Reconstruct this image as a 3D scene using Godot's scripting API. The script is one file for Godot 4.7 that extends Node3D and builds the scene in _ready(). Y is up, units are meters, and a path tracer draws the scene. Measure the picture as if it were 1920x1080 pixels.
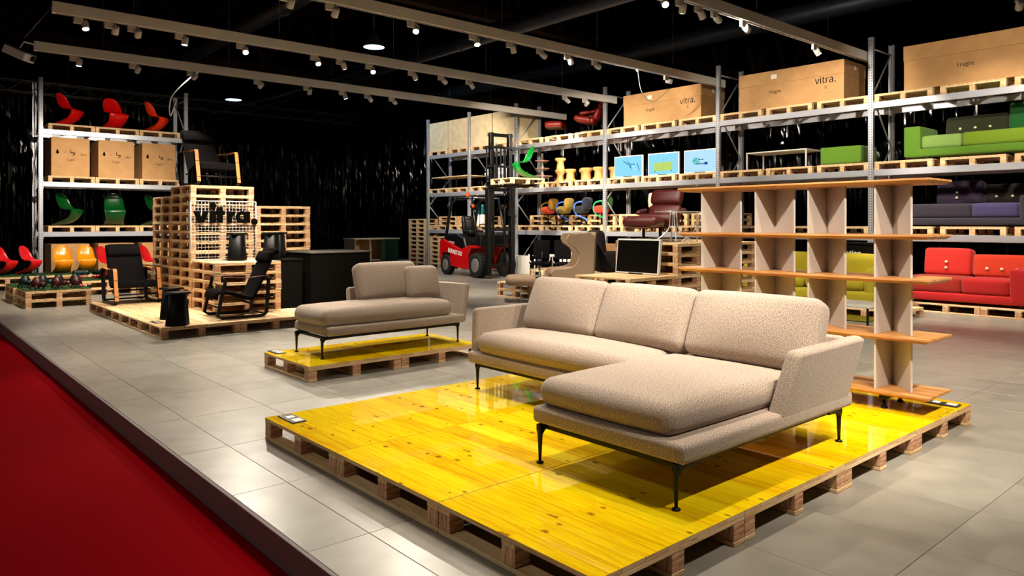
extends Node3D
# World axes: +X runs along the lighting tracks (away to the right), -Z runs along the carpet edge (away to the left), y is up, metres.
const PH = 0.1467            # height of one pallet
const ORD = ["first", "second", "third", "fourth", "fifth", "sixth", "seventh", "eighth", "ninth", "tenth", "eleventh", "twelfth", "thirteenth", "fourteenth", "fifteenth", "sixteenth"]
var used = {}
var mats = {}
var meshes = {}
var rng = RandomNumberGenerator.new()
var yellow_mats = []

# ---------------------------------------------------------------- naming
func numbered(called: String) -> String:
	if not used.has(called):
		used[called] = 0
		return called
	used[called] += 1
	return "%s_%03d" % [called, used[called]]
func tag(o, label, category, group = "", kind = ""):
	if label: o.set_meta("label", label)
	if category: o.set_meta("category", category)
	if group: o.set_meta("group", group)
	if kind: o.set_meta("kind", kind)
	return o
func thing(called, label, category, at = Vector3.ZERO, turn = 0.0, group = ""):
	var o = Node3D.new()
	o.name = numbered(called)
	add_child(o)
	o.position = at
	o.rotation.y = turn
	return tag(o, label, category, group)
func copy(o, label, at, turn = 0.0, group = ""):
	var c = o.duplicate()
	c.name = numbered(o.name.get_slice("_0", 0))
	add_child(c)
	c.position = at
	c.rotation = Vector3(0, turn, 0)
	c.set_meta("label", label)
	if group: c.set_meta("group", group)
	return c
func structure(called, mesh, m, at = Vector3.ZERO, label = ""):
	var o = MeshInstance3D.new()
	o.name = numbered(called)
	o.mesh = mesh
	o.material_override = m
	add_child(o)
	o.position = at
	o.set_meta("kind", "structure")
	if label: o.set_meta("label", label)
	return o
func part(parent, called, mesh, m, at = Vector3.ZERO, rot = Vector3.ZERO):
	var o = MeshInstance3D.new()
	o.mesh = mesh
	if m: o.material_override = m
	if parent == self:
		o.name = numbered(called)
		add_child(o)
	else:
		o.name = called
		parent.add_child(o, true)
	o.position = at
	o.rotation = rot
	return o
func bx(parent, called, m, size, at, rot = Vector3.ZERO, bev = 0.004):
	return part(parent, called, bbox(size, bev), m, at, rot)

# ---------------------------------------------------------------- materials
func noise(seed_, freq, octaves = 4, kind = FastNoiseLite.TYPE_SIMPLEX_SMOOTH):
	var n = FastNoiseLite.new()
	n.seed = seed_
	n.frequency = freq
	n.noise_type = kind
	n.fractal_octaves = octaves
	return n
func ramp(colors, stops = []):
	var g = Gradient.new()
	var pts = PackedFloat32Array()
	var cs = PackedColorArray()
	for i in colors.size():
		pts.append(stops[i] if stops else float(i) / (colors.size() - 1))
		cs.append(colors[i])
	g.offsets = pts
	g.colors = cs
	return g
func ntex(n, colors, stops = [], size = 512, normal = false, strength = 4.0):
	var t = NoiseTexture2D.new()
	t.width = size
	t.height = size
	t.seamless = true
	t.noise = n
	if normal:
		t.as_normal_map = true
		t.bump_strength = strength
	else:
		t.color_ramp = ramp(colors, stops)
	return t
func mat(called, color, rough = 0.6, metal = 0.0):
	if mats.has(called): return mats[called]
	var m = StandardMaterial3D.new()
	m.resource_name = called
	m.albedo_color = color
	m.roughness = rough
	m.metallic = metal
	mats[called] = m
	return m
func tex_mat(called, tex, rough, scale, world = true, tint = Color.WHITE):
	var m = mat(called, tint, rough)
	m.albedo_texture = tex
	m.uv1_triplanar = true
	m.uv1_world_triplanar = world
	m.uv1_scale = scale
	return m
# wood seen along its boards: u runs along the board
func wood_image(seed_, base: Color, dark: Color, light: Color, knots: int, knot: Color, w = 512, h = 128):
	var im = Image.create(w, h, false, Image.FORMAT_RGB8)
	var n1 = noise(seed_, 0.02, 3)
	var n2 = noise(seed_ + 7, 0.05, 2)
	var n3 = noise(seed_ + 13, 0.012, 2)
	var r = RandomNumberGenerator.new()
	r.seed = seed_ * 31 + 5
	var ks = []
	for k in knots: ks.append(Vector3(r.randf() * w, r.randf_range(0.1, 0.9) * h, r.randf_range(3.0, 7.0)))
	for y in h:
		for x in w:
			var bend = 0.0
			var kn = 0.0
			for k in ks:
				var dx: float = absf(x - k.x)
				dx = minf(dx, w - dx)
				var dy: float = y - k.y
				var d = sqrt(dx * dx * 0.12 + dy * dy)
				bend += k.z * 1.6 * signf(dy) * exp(-d / (k.z * 2.2)) if absf(dy) > 0.5 else 0.0
				var e = sqrt(dx * dx * 0.5 + dy * dy) / k.z
				kn = maxf(kn, clampf(1.5 - e, 0.0, 1.0) * (0.65 + 0.35 * sin(e * 9.0)))
			var a: float = n1.get_noise_2d(x * 0.14, (y - bend) * 3.2)
			var b: float = n2.get_noise_2d(x * 0.25, (y - bend) * 7.0)
			var c: float = n3.get_noise_2d(x * 0.5, y * 0.9)
			var t = clampf(0.5 + a * 0.75 + b * 0.28, 0.0, 1.0)
			var col = dark.lerp(base, smoothstep(0.05, 0.55, t)).lerp(light, smoothstep(0.55, 1.0, t) * 0.7)
			col = col.lerp(dark, clampf(c * 0.7, 0.0, 0.5))
			col = col.lerp(knot, clampf(kn, 0.0, 0.9))
			im.set_pixel(x, y, col)
	return im
func wood(called, seed_, base, dark, light, knots, knot, rough = 0.7, per_m = 1.0, coat = 0.0):
	var m = mat(called, Color.WHITE, rough)
	m.albedo_texture = ImageTexture.create_from_image(wood_image(seed_, base, dark, light, knots, knot))
	m.uv1_scale = Vector3(per_m, per_m * 4.0, 1)
	if coat > 0.0:
		m.clearcoat_enabled = true
		m.clearcoat = coat
		m.clearcoat_roughness = 0.03
	return m

# ---------------------------------------------------------------- shapes
func tri(st, a, b, c, ua = Vector2.ZERO, ub = Vector2.ZERO, uc = Vector2.ZERO, out = null):
	# front faces run clockwise
	if out != null and (b - a).cross(c - a).dot(out) > 0.0:
		var t = b; b = c; c = t
		t = ub; ub = uc; uc = t
	st.set_uv(ua); st.add_vertex(a)
	st.set_uv(ub); st.add_vertex(b)
	st.set_uv(uc); st.add_vertex(c)
func begin(smooth = false):
	var st = SurfaceTool.new()
	st.begin(Mesh.PRIMITIVE_TRIANGLES)
	st.set_smooth_group(0 if smooth else -1)
	return st
func finish(st):
	st.generate_normals()
	return st.commit()
func add_bbox(st, size: Vector3, bev: float, at = Vector3.ZERO, basis = Basis()):
	var hs = size * 0.5
	var b = minf(bev, minf(hs.x, minf(hs.y, hs.z)) * 0.9)
	var long = 0
	if size.y > size[long]: long = 1
	if size.z > size[long]: long = 2
	var V = func(s: Vector3, ax: int) -> Vector3:
		var p = Vector3(s.x * (hs.x - b), s.y * (hs.y - b), s.z * (hs.z - b))
		p[ax] = s[ax] * hs[ax]
		return p
	var U = func(p: Vector3, ax: int) -> Vector2:
		var o1 = (ax + 1) % 3
		var o2 = (ax + 2) % 3
		if o2 == long: return Vector2(p[o2], p[o1])
		return Vector2(p[o1], p[o2])
	var Q = func(p: Array, ax: int, out: Vector3):
		var q = []
		var u = []
		for k in p:
			q.append(at + basis * k)
			u.append(U.call(k, ax))
		var o: Vector3 = basis * out
		tri(st, q[0], q[1], q[2], u[0], u[1], u[2], o)
		tri(st, q[0], q[2], q[3], u[0], u[2], u[3], o)
	for ax in 3:
		var o1 = (ax + 1) % 3
		var o2 = (ax + 2) % 3
		for sg in [-1.0, 1.0]:
			var p = []
			for c in [[-1.0, -1.0], [1.0, -1.0], [1.0, 1.0], [-1.0, 1.0]]:
				var s = Vector3.ZERO
				s[ax] = sg; s[o1] = c[0]; s[o2] = c[1]
				p.append(V.call(s, ax))
			var out = Vector3.ZERO
			out[ax] = sg
			Q.call(p, ax, out)
		for c in [[-1.0, -1.0], [1.0, -1.0], [1.0, 1.0], [-1.0, 1.0]]:
			var s0 = Vector3.ZERO
			s0[ax] = -1.0; s0[o1] = c[0]; s0[o2] = c[1]
			var s1 = s0
			s1[ax] = 1.0
			var out = Vector3.ZERO
			out[o1] = c[0]; out[o2] = c[1]
			Q.call([V.call(s0, o1), V.call(s1, o1), V.call(s1, o2), V.call(s0, o2)], o1, out)
	for sx in [-1.0, 1.0]:
		for sy in [-1.0, 1.0]:
			for sz in [-1.0, 1.0]:
				var s = Vector3(sx, sy, sz)
				tri(st, at + basis * V.call(s, 0), at + basis * V.call(s, 1), at + basis * V.call(s, 2), Vector2.ZERO, Vector2.ZERO, Vector2.ZERO, basis * s)
func bbox(size: Vector3, bev = 0.004):
	var key = "b%.4f %.4f %.4f %.4f" % [size.x, size.y, size.z, bev]
	if not meshes.has(key):
		var st = begin()
		add_bbox(st, size, bev)
		meshes[key] = finish(st)
	return meshes[key]
# a surface through rows of points; closed round when wrap
func add_grid(st, rows: Array, wrap = false, uvs = Vector2(1, 1)):
	var n: int = rows[0].size()
	for i in rows.size() - 1:
		for j in (n if wrap else n - 1):
			var k = (j + 1) % n
			var u0 = float(i) / (rows.size() - 1) * uvs.x
			var u1 = float(i + 1) / (rows.size() - 1) * uvs.x
			var v0 = float(j) / n * uvs.y
			var v1 = float(j + 1) / n * uvs.y
			tri(st, rows[i][j], rows[i][k], rows[i + 1][k], Vector2(u0, v0), Vector2(u0, v1), Vector2(u1, v1))
			tri(st, rows[i][j], rows[i + 1][k], rows[i + 1][j], Vector2(u0, v0), Vector2(u1, v1), Vector2(u1, v0))
func add_cap(st, ring: Array, flip = false):
	var c = Vector3.ZERO
	for p in ring: c += p
	c /= ring.size()
	for j in ring.size():
		var a = ring[j]
		var b = ring[(j + 1) % ring.size()]
		if flip: tri(st, c, b, a)
		else: tri(st, c, a, b)
func add_lathe(st, profile: Array, seg = 20, at = Vector3.ZERO):
	# profile: Vector2(radius, y) from bottom to top
	var rows = []
	for p in profile:
		var row = []
		for k in seg:
			var a = TAU * k / seg
			row.append(at + Vector3(cos(a) * p.x, p.y, sin(a) * p.x))
		rows.append(row)
	add_grid(st, rows, true)
	if profile[0].x > 0.0005: add_cap(st, rows[0], true)
	if profile[-1].x > 0.0005: add_cap(st, rows[-1])
func lathe(profile: Array, seg = 20, smooth = true):
	var st = begin(smooth)
	add_lathe(st, profile, seg)
	return finish(st)
func add_tube(st, pts: Array, r, seg = 8, closed = false):
	var rows = []
	var side = Vector3.ZERO
	for i in pts.size():
		var t: Vector3
		if closed: t = (pts[(i + 1) % pts.size()] - pts[i - 1]).normalized()
		elif i == 0: t = (pts[1] - pts[0]).normalized()
		elif i == pts.size() - 1: t = (pts[i] - pts[i - 1]).normalized()
		else: t = ((pts[i + 1] - pts[i]).normalized() + (pts[i] - pts[i - 1]).normalized()).normalized()
		if side == Vector3.ZERO: side = t.cross(Vector3.UP if absf(t.y) < 0.9 else Vector3.RIGHT).normalized()
		side = (side - t * side.dot(t)).normalized()
		var up = t.cross(side)
		var rr: float = r[i] if r is Array else r
		var row = []
		for k in seg:
			var a = TAU * k / seg
			row.append(pts[i] + (side * cos(a) + up * sin(a)) * rr)
		rows.append(row)
	if closed: rows.append(rows[0])
	add_grid(st, rows, true)
	if not closed:
		add_cap(st, rows[0], true)
		add_cap(st, rows[-1])
func tube(pts: Array, r, seg = 8, closed = false):
	var st = begin(true)
	add_tube(st, pts, r, seg, closed)
	return finish(st)
func smooth_path(pts: Array, each = 6):
	var out = []
	for i in pts.size() - 1:
		var a = pts[maxi(i - 1, 0)]
		var b = pts[i]
		var c = pts[i + 1]
		var d = pts[mini(i + 2, pts.size() - 1)]
		for k in each: out.append(b.cubic_interpolate(c, a, d, float(k) / each))
	out.append(pts[-1])
	return out
# a prism: outline in the XY plane (anticlockwise), extruded along z from -d/2 to d/2, edges chamfered
func add_prism(st, outline: Array, d: float, bev = 0.0, xf = Transform3D()):
	var n = outline.size()
	var inner = []
	for i in n:
		var a: Vector2 = outline[i - 1]
		var b: Vector2 = outline[i]
		var c: Vector2 = outline[(i + 1) % n]
		var e1 = (b - a).normalized()
		var e2 = (c - b).normalized()
		var n1 = Vector2(-e1.y, e1.x)
		var n2 = Vector2(-e2.y, e2.x)
		var m = (n1 + n2)
		m = m / maxf(m.length_squared() * 0.5, 0.3)
		inner.append(b + m * bev)
	var flat = PackedVector2Array(inner)
	var idx = Geometry2D.triangulate_polygon(flat)
	var hz = d * 0.5
	for sg in [-1.0, 1.0]:
		var out: Vector3 = xf.basis * Vector3(0, 0, sg)
		for t in range(0, idx.size(), 3):
			var p = []
			var u = []
			for k in 3:
				var q: Vector2 = inner[idx[t + k]]
				p.append(xf * Vector3(q.x, q.y, sg * hz))
				u.append(q)
			tri(st, p[0], p[1], p[2], u[0], u[1], u[2], out)
	for i in n:
		var j = (i + 1) % n
		var a: Vector2 = outline[i]
		var b: Vector2 = outline[j]
		var e = (b - a)
		var o3: Vector3 = xf.basis * Vector3(e.y, -e.x, 0)
		var z = hz - bev
		var len = e.length()
		var q = [xf * Vector3(a.x, a.y, -z), xf * Vector3(b.x, b.y, -z), xf * Vector3(b.x, b.y, z), xf * Vector3(a.x, a.y, z)]
		tri(st, q[0], q[1], q[2], Vector2(0, -z), Vector2(len, -z), Vector2(len, z), o3)
		tri(st, q[0], q[2], q[3], Vector2(0, -z), Vector2(len, z), Vector2(0, z), o3)
		if bev > 0.0:
			for sg in [-1.0, 1.0]:
				var p = [xf * Vector3(a.x, a.y, sg * z), xf * Vector3(b.x, b.y, sg * z), xf * Vector3(inner[j].x, inner[j].y, sg * hz), xf * Vector3(inner[i].x, inner[i].y, sg * hz)]
				var o4: Vector3 = o3.normalized() + xf.basis * Vector3(0, 0, sg)
				tri(st, p[0], p[1], p[2], a, b, inner[j], o4)
				tri(st, p[0], p[2], p[3], a, inner[j], inner[i], o4)
func prism(outline: Array, d: float, bev = 0.0, smooth = false):
	var st = begin(smooth)
	add_prism(st, outline, d, bev)
	return finish(st)
# soft block: a rounded box, n cells a side, swollen by puff (x, y, z) and then bent by warp
func soft(size: Vector3, r: float, puff = Vector3.ZERO, n = 14, warp = null):
	var st = begin(true)
	var hs = size * 0.5
	var dist = func(t: float, half: float) -> float:
		# denser near the rounded rims
		var e = r / half
		var s = absf(t)
		var k = 1.0 - e
		var v: float
		if s < 0.5: v = s / 0.5 * k
		else: v = k + (s - 0.5) / 0.5 * e
		return signf(t) * v
	var P = func(u: Vector3) -> Vector3:
		var p = Vector3(dist.call(u.x, hs.x) * hs.x, dist.call(u.y, hs.y) * hs.y, dist.call(u.z, hs.z) * hs.z)
		var rr = minf(r, minf(hs.x, minf(hs.y, hs.z)))
		var q = Vector3(clampf(p.x, -hs.x + rr, hs.x - rr), clampf(p.y, -hs.y + rr, hs.y - rr), clampf(p.z, -hs.z + rr, hs.z - rr))
		var d = p - q
		if d.length() > 1e-5: p = q + d.normalized() * rr
		var f = p / hs
		var bx_ = (1.0 - f.y * f.y) * (1.0 - f.z * f.z)
		var by_ = (1.0 - f.x * f.x) * (1.0 - f.z * f.z)
		var bz_ = (1.0 - f.x * f.x) * (1.0 - f.y * f.y)
		p += Vector3(f.x * bx_ * puff.x, f.y * pow(maxf(by_, 0.0), 0.6) * puff.y, f.z * bz_ * puff.z)
		return warp.call(p) if warp != null else p
	for ax in 3:
		var o1 = (ax + 1) % 3
		var o2 = (ax + 2) % 3
		for sg in [-1.0, 1.0]:
			var out = Vector3.ZERO
			out[ax] = sg
			var rows = []
			for i in n + 1:
				var row = []
				for j in n + 1:
					var u = Vector3.ZERO
					u[ax] = sg
					u[o1] = -1.0 + 2.0 * i / n
					u[o2] = -1.0 + 2.0 * j / n
					row.append(P.call(u))
				rows.append(row)
			for i in n:
				for j in n:
					var a = rows[i][j]
					var b = rows[i + 1][j]
					var c = rows[i + 1][j + 1]
					var d = rows[i][j + 1]
					if sg > 0:
						tri(st, a, c, b); tri(st, a, d, c)
					else:
						tri(st, a, b, c); tri(st, a, c, d)
	return finish(st)
func arc(c: Vector2, r: float, a0: float, a1: float, n: int):
	var out = []
	for k in n + 1: out.append(c + Vector2.from_angle(deg_to_rad(lerpf(a0, a1, float(k) / n))) * r)
	return out
func letters(parent, text, size, depth, m, at, rot = Vector3.ZERO, called = "lettering", bold = false, mono = false):
	var t = TextMesh.new()
	var f = SystemFont.new()
	f.font_names = PackedStringArray(["Droid Sans Mono" if mono else "Droid Sans"])
	f.font_weight = 700 if bold else 400
	t.font = f
	t.text = text
	t.font_size = 64
	t.pixel_size = size / 64.0
	t.depth = depth
	t.curve_step = 2.0
	return part(parent, called, t, m, at, rot)

# ---------------------------------------------------------------- lighting tracks
func make_spot(track_z, x, aim: Vector3, label, group, energy = 26.0, angle = 27.0, glow = 22.0, tint = Color(1.0, 0.945, 0.865)):
	var y = 4.53
	var t = thing("track_spotlight", label, "spotlight", Vector3(x, y, track_z), 0.0, group)
	var white = mat("white_enamel", Color(0.80, 0.78, 0.75), 0.4)
	bx(t, "driver_box", white, Vector3(0.13, 0.10, 0.045), Vector3(-0.02, -0.05, 0), Vector3.ZERO, 0.005)
	part(t, "stem", tube([Vector3(0.07, 0.0, 0), Vector3(0.07, -0.075, 0)], 0.011, 8), white)
	var piv = Vector3(0.07, -0.105, 0)
	var dir = (aim - (Vector3(x, y, track_z) + piv)).normalized()
	var head = part(t, "lamp_head", meshes_get("spot_head"), white)
	var side = dir.cross(Vector3.UP if absf(dir.y) < 0.98 else Vector3.RIGHT).normalized()
	head.transform = Transform3D(Basis(side, -dir, side.cross(-dir)), piv)
	var lens = part(head, "lens", meshes_get("spot_lens"), glow_mat("lens_glow%d" % int(glow), tint, glow))
	lens.position = Vector3(0, -0.062, 0)
	var l = SpotLight3D.new()
	l.light_color = tint
	l.light_energy = energy
	l.spot_angle = angle
	l.spot_angle_attenuation = 0.75
	l.spot_range = 40.0
	l.spot_attenuation = 2.0
	l.light_size = 0.03
	l.shadow_enabled = true
	l.name = "beam"
	t.add_child(l)
	l.transform = Transform3D(Basis.looking_at(dir, Vector3.UP if absf(dir.y) < 0.98 else Vector3.RIGHT), piv + dir * 0.085)
	return t
func glow_mat(called, tint, e):
	var m = mat(called, Color(0.9, 0.9, 0.9), 0.3)
	m.emission_enabled = true
	m.emission = tint
	m.emission_energy_multiplier = e
	return m
func meshes_get(key):
	if meshes.has(key): return meshes[key]
	match key:
		"spot_head": meshes[key] = lathe([Vector2(0.046, -0.072), Vector2(0.05, -0.07), Vector2(0.05, 0.045), Vector2(0.042, 0.06), Vector2(0.02, 0.066)], 20)
		"spot_lens": meshes[key] = lathe([Vector2(0.0, -0.0135), Vector2(0.03, -0.0125), Vector2(0.043, -0.0105), Vector2(0.044, -0.004)], 20)
	return meshes[key]
func make_track(z, x0, x1, label):
	var t = thing("lighting_track", label, "lighting track", Vector3(0, 4.53, z), 0.0)
	var m = mat("track_paint", Color(0.88, 0.86, 0.83), 0.45)
	bx(t, "beam", m, Vector3(x1 - x0, 0.17, 0.09), Vector3((x0 + x1) / 2, 0.085, 0), Vector3.ZERO, 0.006)
	bx(t, "conductor_rail", mat("rail_grey", Color(0.42, 0.41, 0.40), 0.4, 0.6), Vector3(x1 - x0 - 0.1, 0.006, 0.035), Vector3((x0 + x1) / 2, -0.001, 0), Vector3.ZERO, 0.001)
	var x = x0 + 1.1
	while x < x1:
		part(t, "suspension_wire", tube([Vector3(x, 0.17, 0), Vector3(x, 4.6, 0)], 0.004, 5), mat("wire_steel", Color(0.35, 0.34, 0.33), 0.5, 0.7))
		x += 2.35

# ---------------------------------------------------------------- pallets
func make_pallet(style, variant, label, category = "pallet"):
	# 1 m by 1 m: deck boards and runners along z, bearers along x
	var t = thing("pallet", label, category)
	var r = RandomNumberGenerator.new()
	r.seed = 400 + variant * 17 + hash(style) % 97
	var W = func(): return mats["pine%d" % r.randi_range(0, 3)]
	var n = 7
	var bw = 1.0 / n
	if style == "far":
		var st = begin()
		for i in n: add_bbox(st, Vector3(bw - 0.006, 0.022, 0.996), 0.003, Vector3(-0.5 + bw * (i + 0.5), PH - 0.011, 0))
		part(t, "deck", finish(st), W.call())
	else:
		for i in n:
			var w: float = bw - (0.002 if style == "yellow" else 0.005)
			var at = Vector3(-0.5 + bw * (i + 0.5), PH - (0.0118 if style == "yellow" else 0.0112), 0)
			if style == "yellow":
				var k = r.randi_range(0, 5)
				var b = part(t, "deck_board", deck_board(w, k), null, at)
				b.set_meta("label", "yellow-stained glossy plank")
			else:
				bx(t, "deck_board", W.call(), Vector3(w, 0.022, r.randf_range(0.992, 0.999)), at, Vector3.ZERO, 0.003)
	for z in [-0.455, 0.0, 0.455]:
		bx(t, "bearer", W.call(), Vector3(0.998, 0.022, 0.088), Vector3(0, PH - 0.0335, z), Vector3.ZERO, 0.003)
	for x in [-0.455, 0.0, 0.455]:
		bx(t, "runner", W.call(), Vector3(0.088, 0.022, 0.998), Vector3(x, 0.0115, 0), Vector3.ZERO, 0.003)
		for z in [-0.455, 0.0, 0.455]:
			bx(t, "block", mats["pink_pine%d" % r.randi_range(0, 1)] if style != "far" else W.call(), Vector3(0.086, 0.0775, 0.086), Vector3(x, 0.0628, z), Vector3.ZERO, 0.003)
	return t
func deck_board(w, k):
	var key = "deck%.4f %d" % [w, k]
	if meshes.has(key): return meshes[key]
	var st = begin()
	add_bbox(st, Vector3(w, 0.0212, 0.998), 0.0015)
	st.generate_normals()
	st.set_material(mats["pine%d" % (k % 4)])
	var mesh = st.commit()
	var top = begin()
	add_bbox(top, Vector3(w + 0.0006, 0.0016, 0.9985), 0.0004, Vector3(0, 0.0105, 0))
	top.generate_normals()
	top.set_material(yellow_mats[k])
	top.commit(mesh)
	meshes[key] = mesh
	return mesh
var pallet_protos = {}
func pallet(style, variant, at: Vector3, label, group, turn = 0.0):
	var key = "%s%d" % [style, variant]
	if not pallet_protos.has(key):
		var p = make_pallet(style, variant, label)
		pallet_protos[key] = p
		p.position = at
		p.rotation.y = turn
		p.set_meta("group", group)
		return p
	return copy(pallet_protos[key], label, at, turn, group)

# ---------------------------------------------------------------- racks
func make_post(parent, at, h, faces):
	var g = mats["galvanised"]
	var st = begin()
	# open channel post with returns
	add_bbox(st, Vector3(0.09, h, 0.004), 0.001, Vector3(0, h / 2, faces * 0.035))
	add_bbox(st, Vector3(0.004, h, 0.07), 0.001, Vector3(-0.044, h / 2, 0))
	add_bbox(st, Vector3(0.004, h, 0.07), 0.001, Vector3(0.044, h / 2, 0))
	add_bbox(st, Vector3(0.025, h, 0.004), 0.001, Vector3(-0.033, h / 2, -faces * 0.035))
	add_bbox(st, Vector3(0.025, h, 0.004), 0.001, Vector3(0.033, h / 2, -faces * 0.035))
	var p = part(parent, "post", finish(st), g, at)
	var holes = begin()
	var y = 0.12
	while y < h - 0.05:
		for sx in [-0.024, 0.024]:
			add_bbox(holes, Vector3(0.013, 0.022, 0.002), 0.0005, Vector3(sx, y, faces * 0.0372))
			add_bbox(holes, Vector3(0.002, 0.022, 0.013), 0.0005, Vector3(-0.0462, y, sx * 0.7))
			add_bbox(holes, Vector3(0.002, 0.022, 0.013), 0.0005, Vector3(0.0462, y, sx * 0.7))
		y += 0.05
	var hl = part(p, "slots", finish(holes), mat("slot_dark", Color(0.06, 0.06, 0.065), 0.8))
	hl.set_meta("kind", "stuff")
	bx(p, "foot_plate", g, Vector3(0.15, 0.008, 0.13), Vector3(0, 0.004, 0), Vector3.ZERO, 0.002)
	return p
# a rack in its own frame: front along local x at z = 0, depth to -z
func make_rack(called, label, at, turn, posts: Array, levels: Array, skip = []):
	var t = thing(called, label, "rack", at, turn)
	var g = mats["galvanised"]
	var H = 4.94
	for x in posts:
		make_post(t, Vector3(x, 0, 0), H, 1)
		make_post(t, Vector3(x, 0, -0.92), H, -1)
		var y = 0.25
		var up = true
		while y + 0.95 < H:
			part(t, "brace", tube([Vector3(x, y if up else y + 0.9, -0.04), Vector3(x, y + 0.9 if up else y, -0.88)], 0.016, 6), g)
			y += 0.9
			up = not up
		part(t, "brace", tube([Vector3(x, 0.25, -0.04), Vector3(x, 0.25, -0.88)], 0.016, 6), g)
		part(t, "brace", tube([Vector3(x, H - 0.2, -0.04), Vector3(x, H - 0.2, -0.88)], 0.016, 6), g)
	for i in posts.size() - 1:
		for l in levels.size():
			if skip.has([i, l]): continue
			for z in [0.0, -0.92]:
				var b = bx(t, "beam", g, Vector3(posts[i + 1] - posts[i] - 0.10, 0.12, 0.05), Vector3((posts[i] + posts[i + 1]) / 2, levels[l] - 0.06, z), Vector3.ZERO, 0.006)
				for s in [-1.0, 1.0]:
					bx(b, "connector", g, Vector3(0.008, 0.2, 0.06), Vector3(s * ((posts[i + 1] - posts[i]) / 2 - 0.052), -0.01, 0), Vector3.ZERO, 0.001)
	return t

# ---------------------------------------------------------------- curtain of glossy strips
func make_curtain(label, a: Vector3, b: Vector3, y0, y1, seed_):
	var r = RandomNumberGenerator.new()
	r.seed = seed_
	var st = begin(true)
	var along = (b - a).normalized()
	var across = along.cross(Vector3.UP)
	var len = a.distance_to(b)
	var x = 0.0
	while x < len:
		var w = r.randf_range(0.035, 0.075)
		var tw = r.randf_range(-0.7, 0.7)
		var off = r.randf_range(-0.14, 0.14)
		var rows = []
		var n = 26
		var ph = r.randf() * TAU
		var hem: float = y0 + r.randf_range(-0.05, 0.08)
		for i in n + 1:
			var f = float(i) / n
			var an = tw + 0.45 * sin(ph + f * 9.0 + r.randf_range(-0.6, 0.6)) + r.randf_range(-0.22, 0.22)
			var d = along * cos(an) + across * sin(an)
			var c = a + along * (x + 0.012 * sin(ph * 2.0 + f * 7.0)) + across * (off + 0.02 * sin(ph + f * 5.0))
			c.y = lerpf(y1, hem, f)
			rows.append([c - d * w * 0.5, c + d * w * 0.5])
		add_grid(st, rows)
		x += w * 0.42
	var o = part(self, "strip_curtain", finish(st), mats["black_foil"])
	tag(o, label, "curtain", "", "stuff")
	return o
func truss(label, a: Vector3, b: Vector3, w = 0.3, group = ""):
	var t = thing("lattice_truss", label, "truss", a, 0.0, group)
	var m = mats["truss_metal"]
	var d = b - a
	var along = d.normalized()
	var side = along.cross(Vector3.UP).normalized() * w * 0.5
	var up = Vector3.UP * w * 0.5
	for s in [-1, 1]:
		for v in [-1, 1]:
			part(t, "chord", tube([side * s + up * v, d + side * s + up * v], 0.024, 6), m)
	var n = int(d.length() / w / 1.2)
	var st = begin(true)
	for i in n:
		var p = d * (float(i) / n)
		var q = d * (float(i + 1) / n)
		var v = 1 if i % 2 == 0 else -1
		for s in [-1, 1]: add_tube(st, [p + side * s + up * v, q + side * s - up * v], 0.012, 5)
		for s in [-1, 1]: add_tube(st, [p + up * s + side * v, q + up * s - side * v], 0.012, 5)
	part(t, "lacing", finish(st), m).set_meta("kind", "stuff")
	for f in [0.15, 0.5, 0.85]: part(t, "suspension_wire", tube([d * f + up, d * f + Vector3(0, 9.2 - a.y, 0)], 0.008, 5), m)
	return t

func _ready():
	rng.seed = 20240
	# ------------------------------------------------------------ camera (level, lens shifted down; image frame 1920 x 1080)
	var cam = Camera3D.new()
	cam.name = "camera"
	add_child(cam)
	cam.projection = Camera3D.PROJECTION_FRUSTUM
	cam.near = 0.05
	cam.far = 200.0
	cam.size = 1080.0 / 1380.36 * 0.05
	cam.frustum_offset = Vector2(0, -(540.0 - 419.1) / 1380.36 * 0.05)
	cam.position = Vector3(0, 1.4553, 0)
	cam.rotation.y = -0.7175
	cam.current = true
	# ------------------------------------------------------------ environment and exposure: a closed, dark hall
	var we = WorldEnvironment.new()
	we.name = "environment"
	var env = Environment.new()
	env.background_mode = Environment.BG_COLOR
	env.background_color = Color(0, 0, 0)
	env.tonemap_mode = Environment.TONE_MAPPER_LINEAR
	env.tonemap_exposure = 1.12
	env.sdfgi_enabled = true
	env.ssao_enabled = true
	env.ssil_enabled = true
	we.environment = env
	add_child(we)
	setup_materials()
	build_hall()
	build_tracks()
	build_racks()
	build_pallets()
	build_objects()

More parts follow.
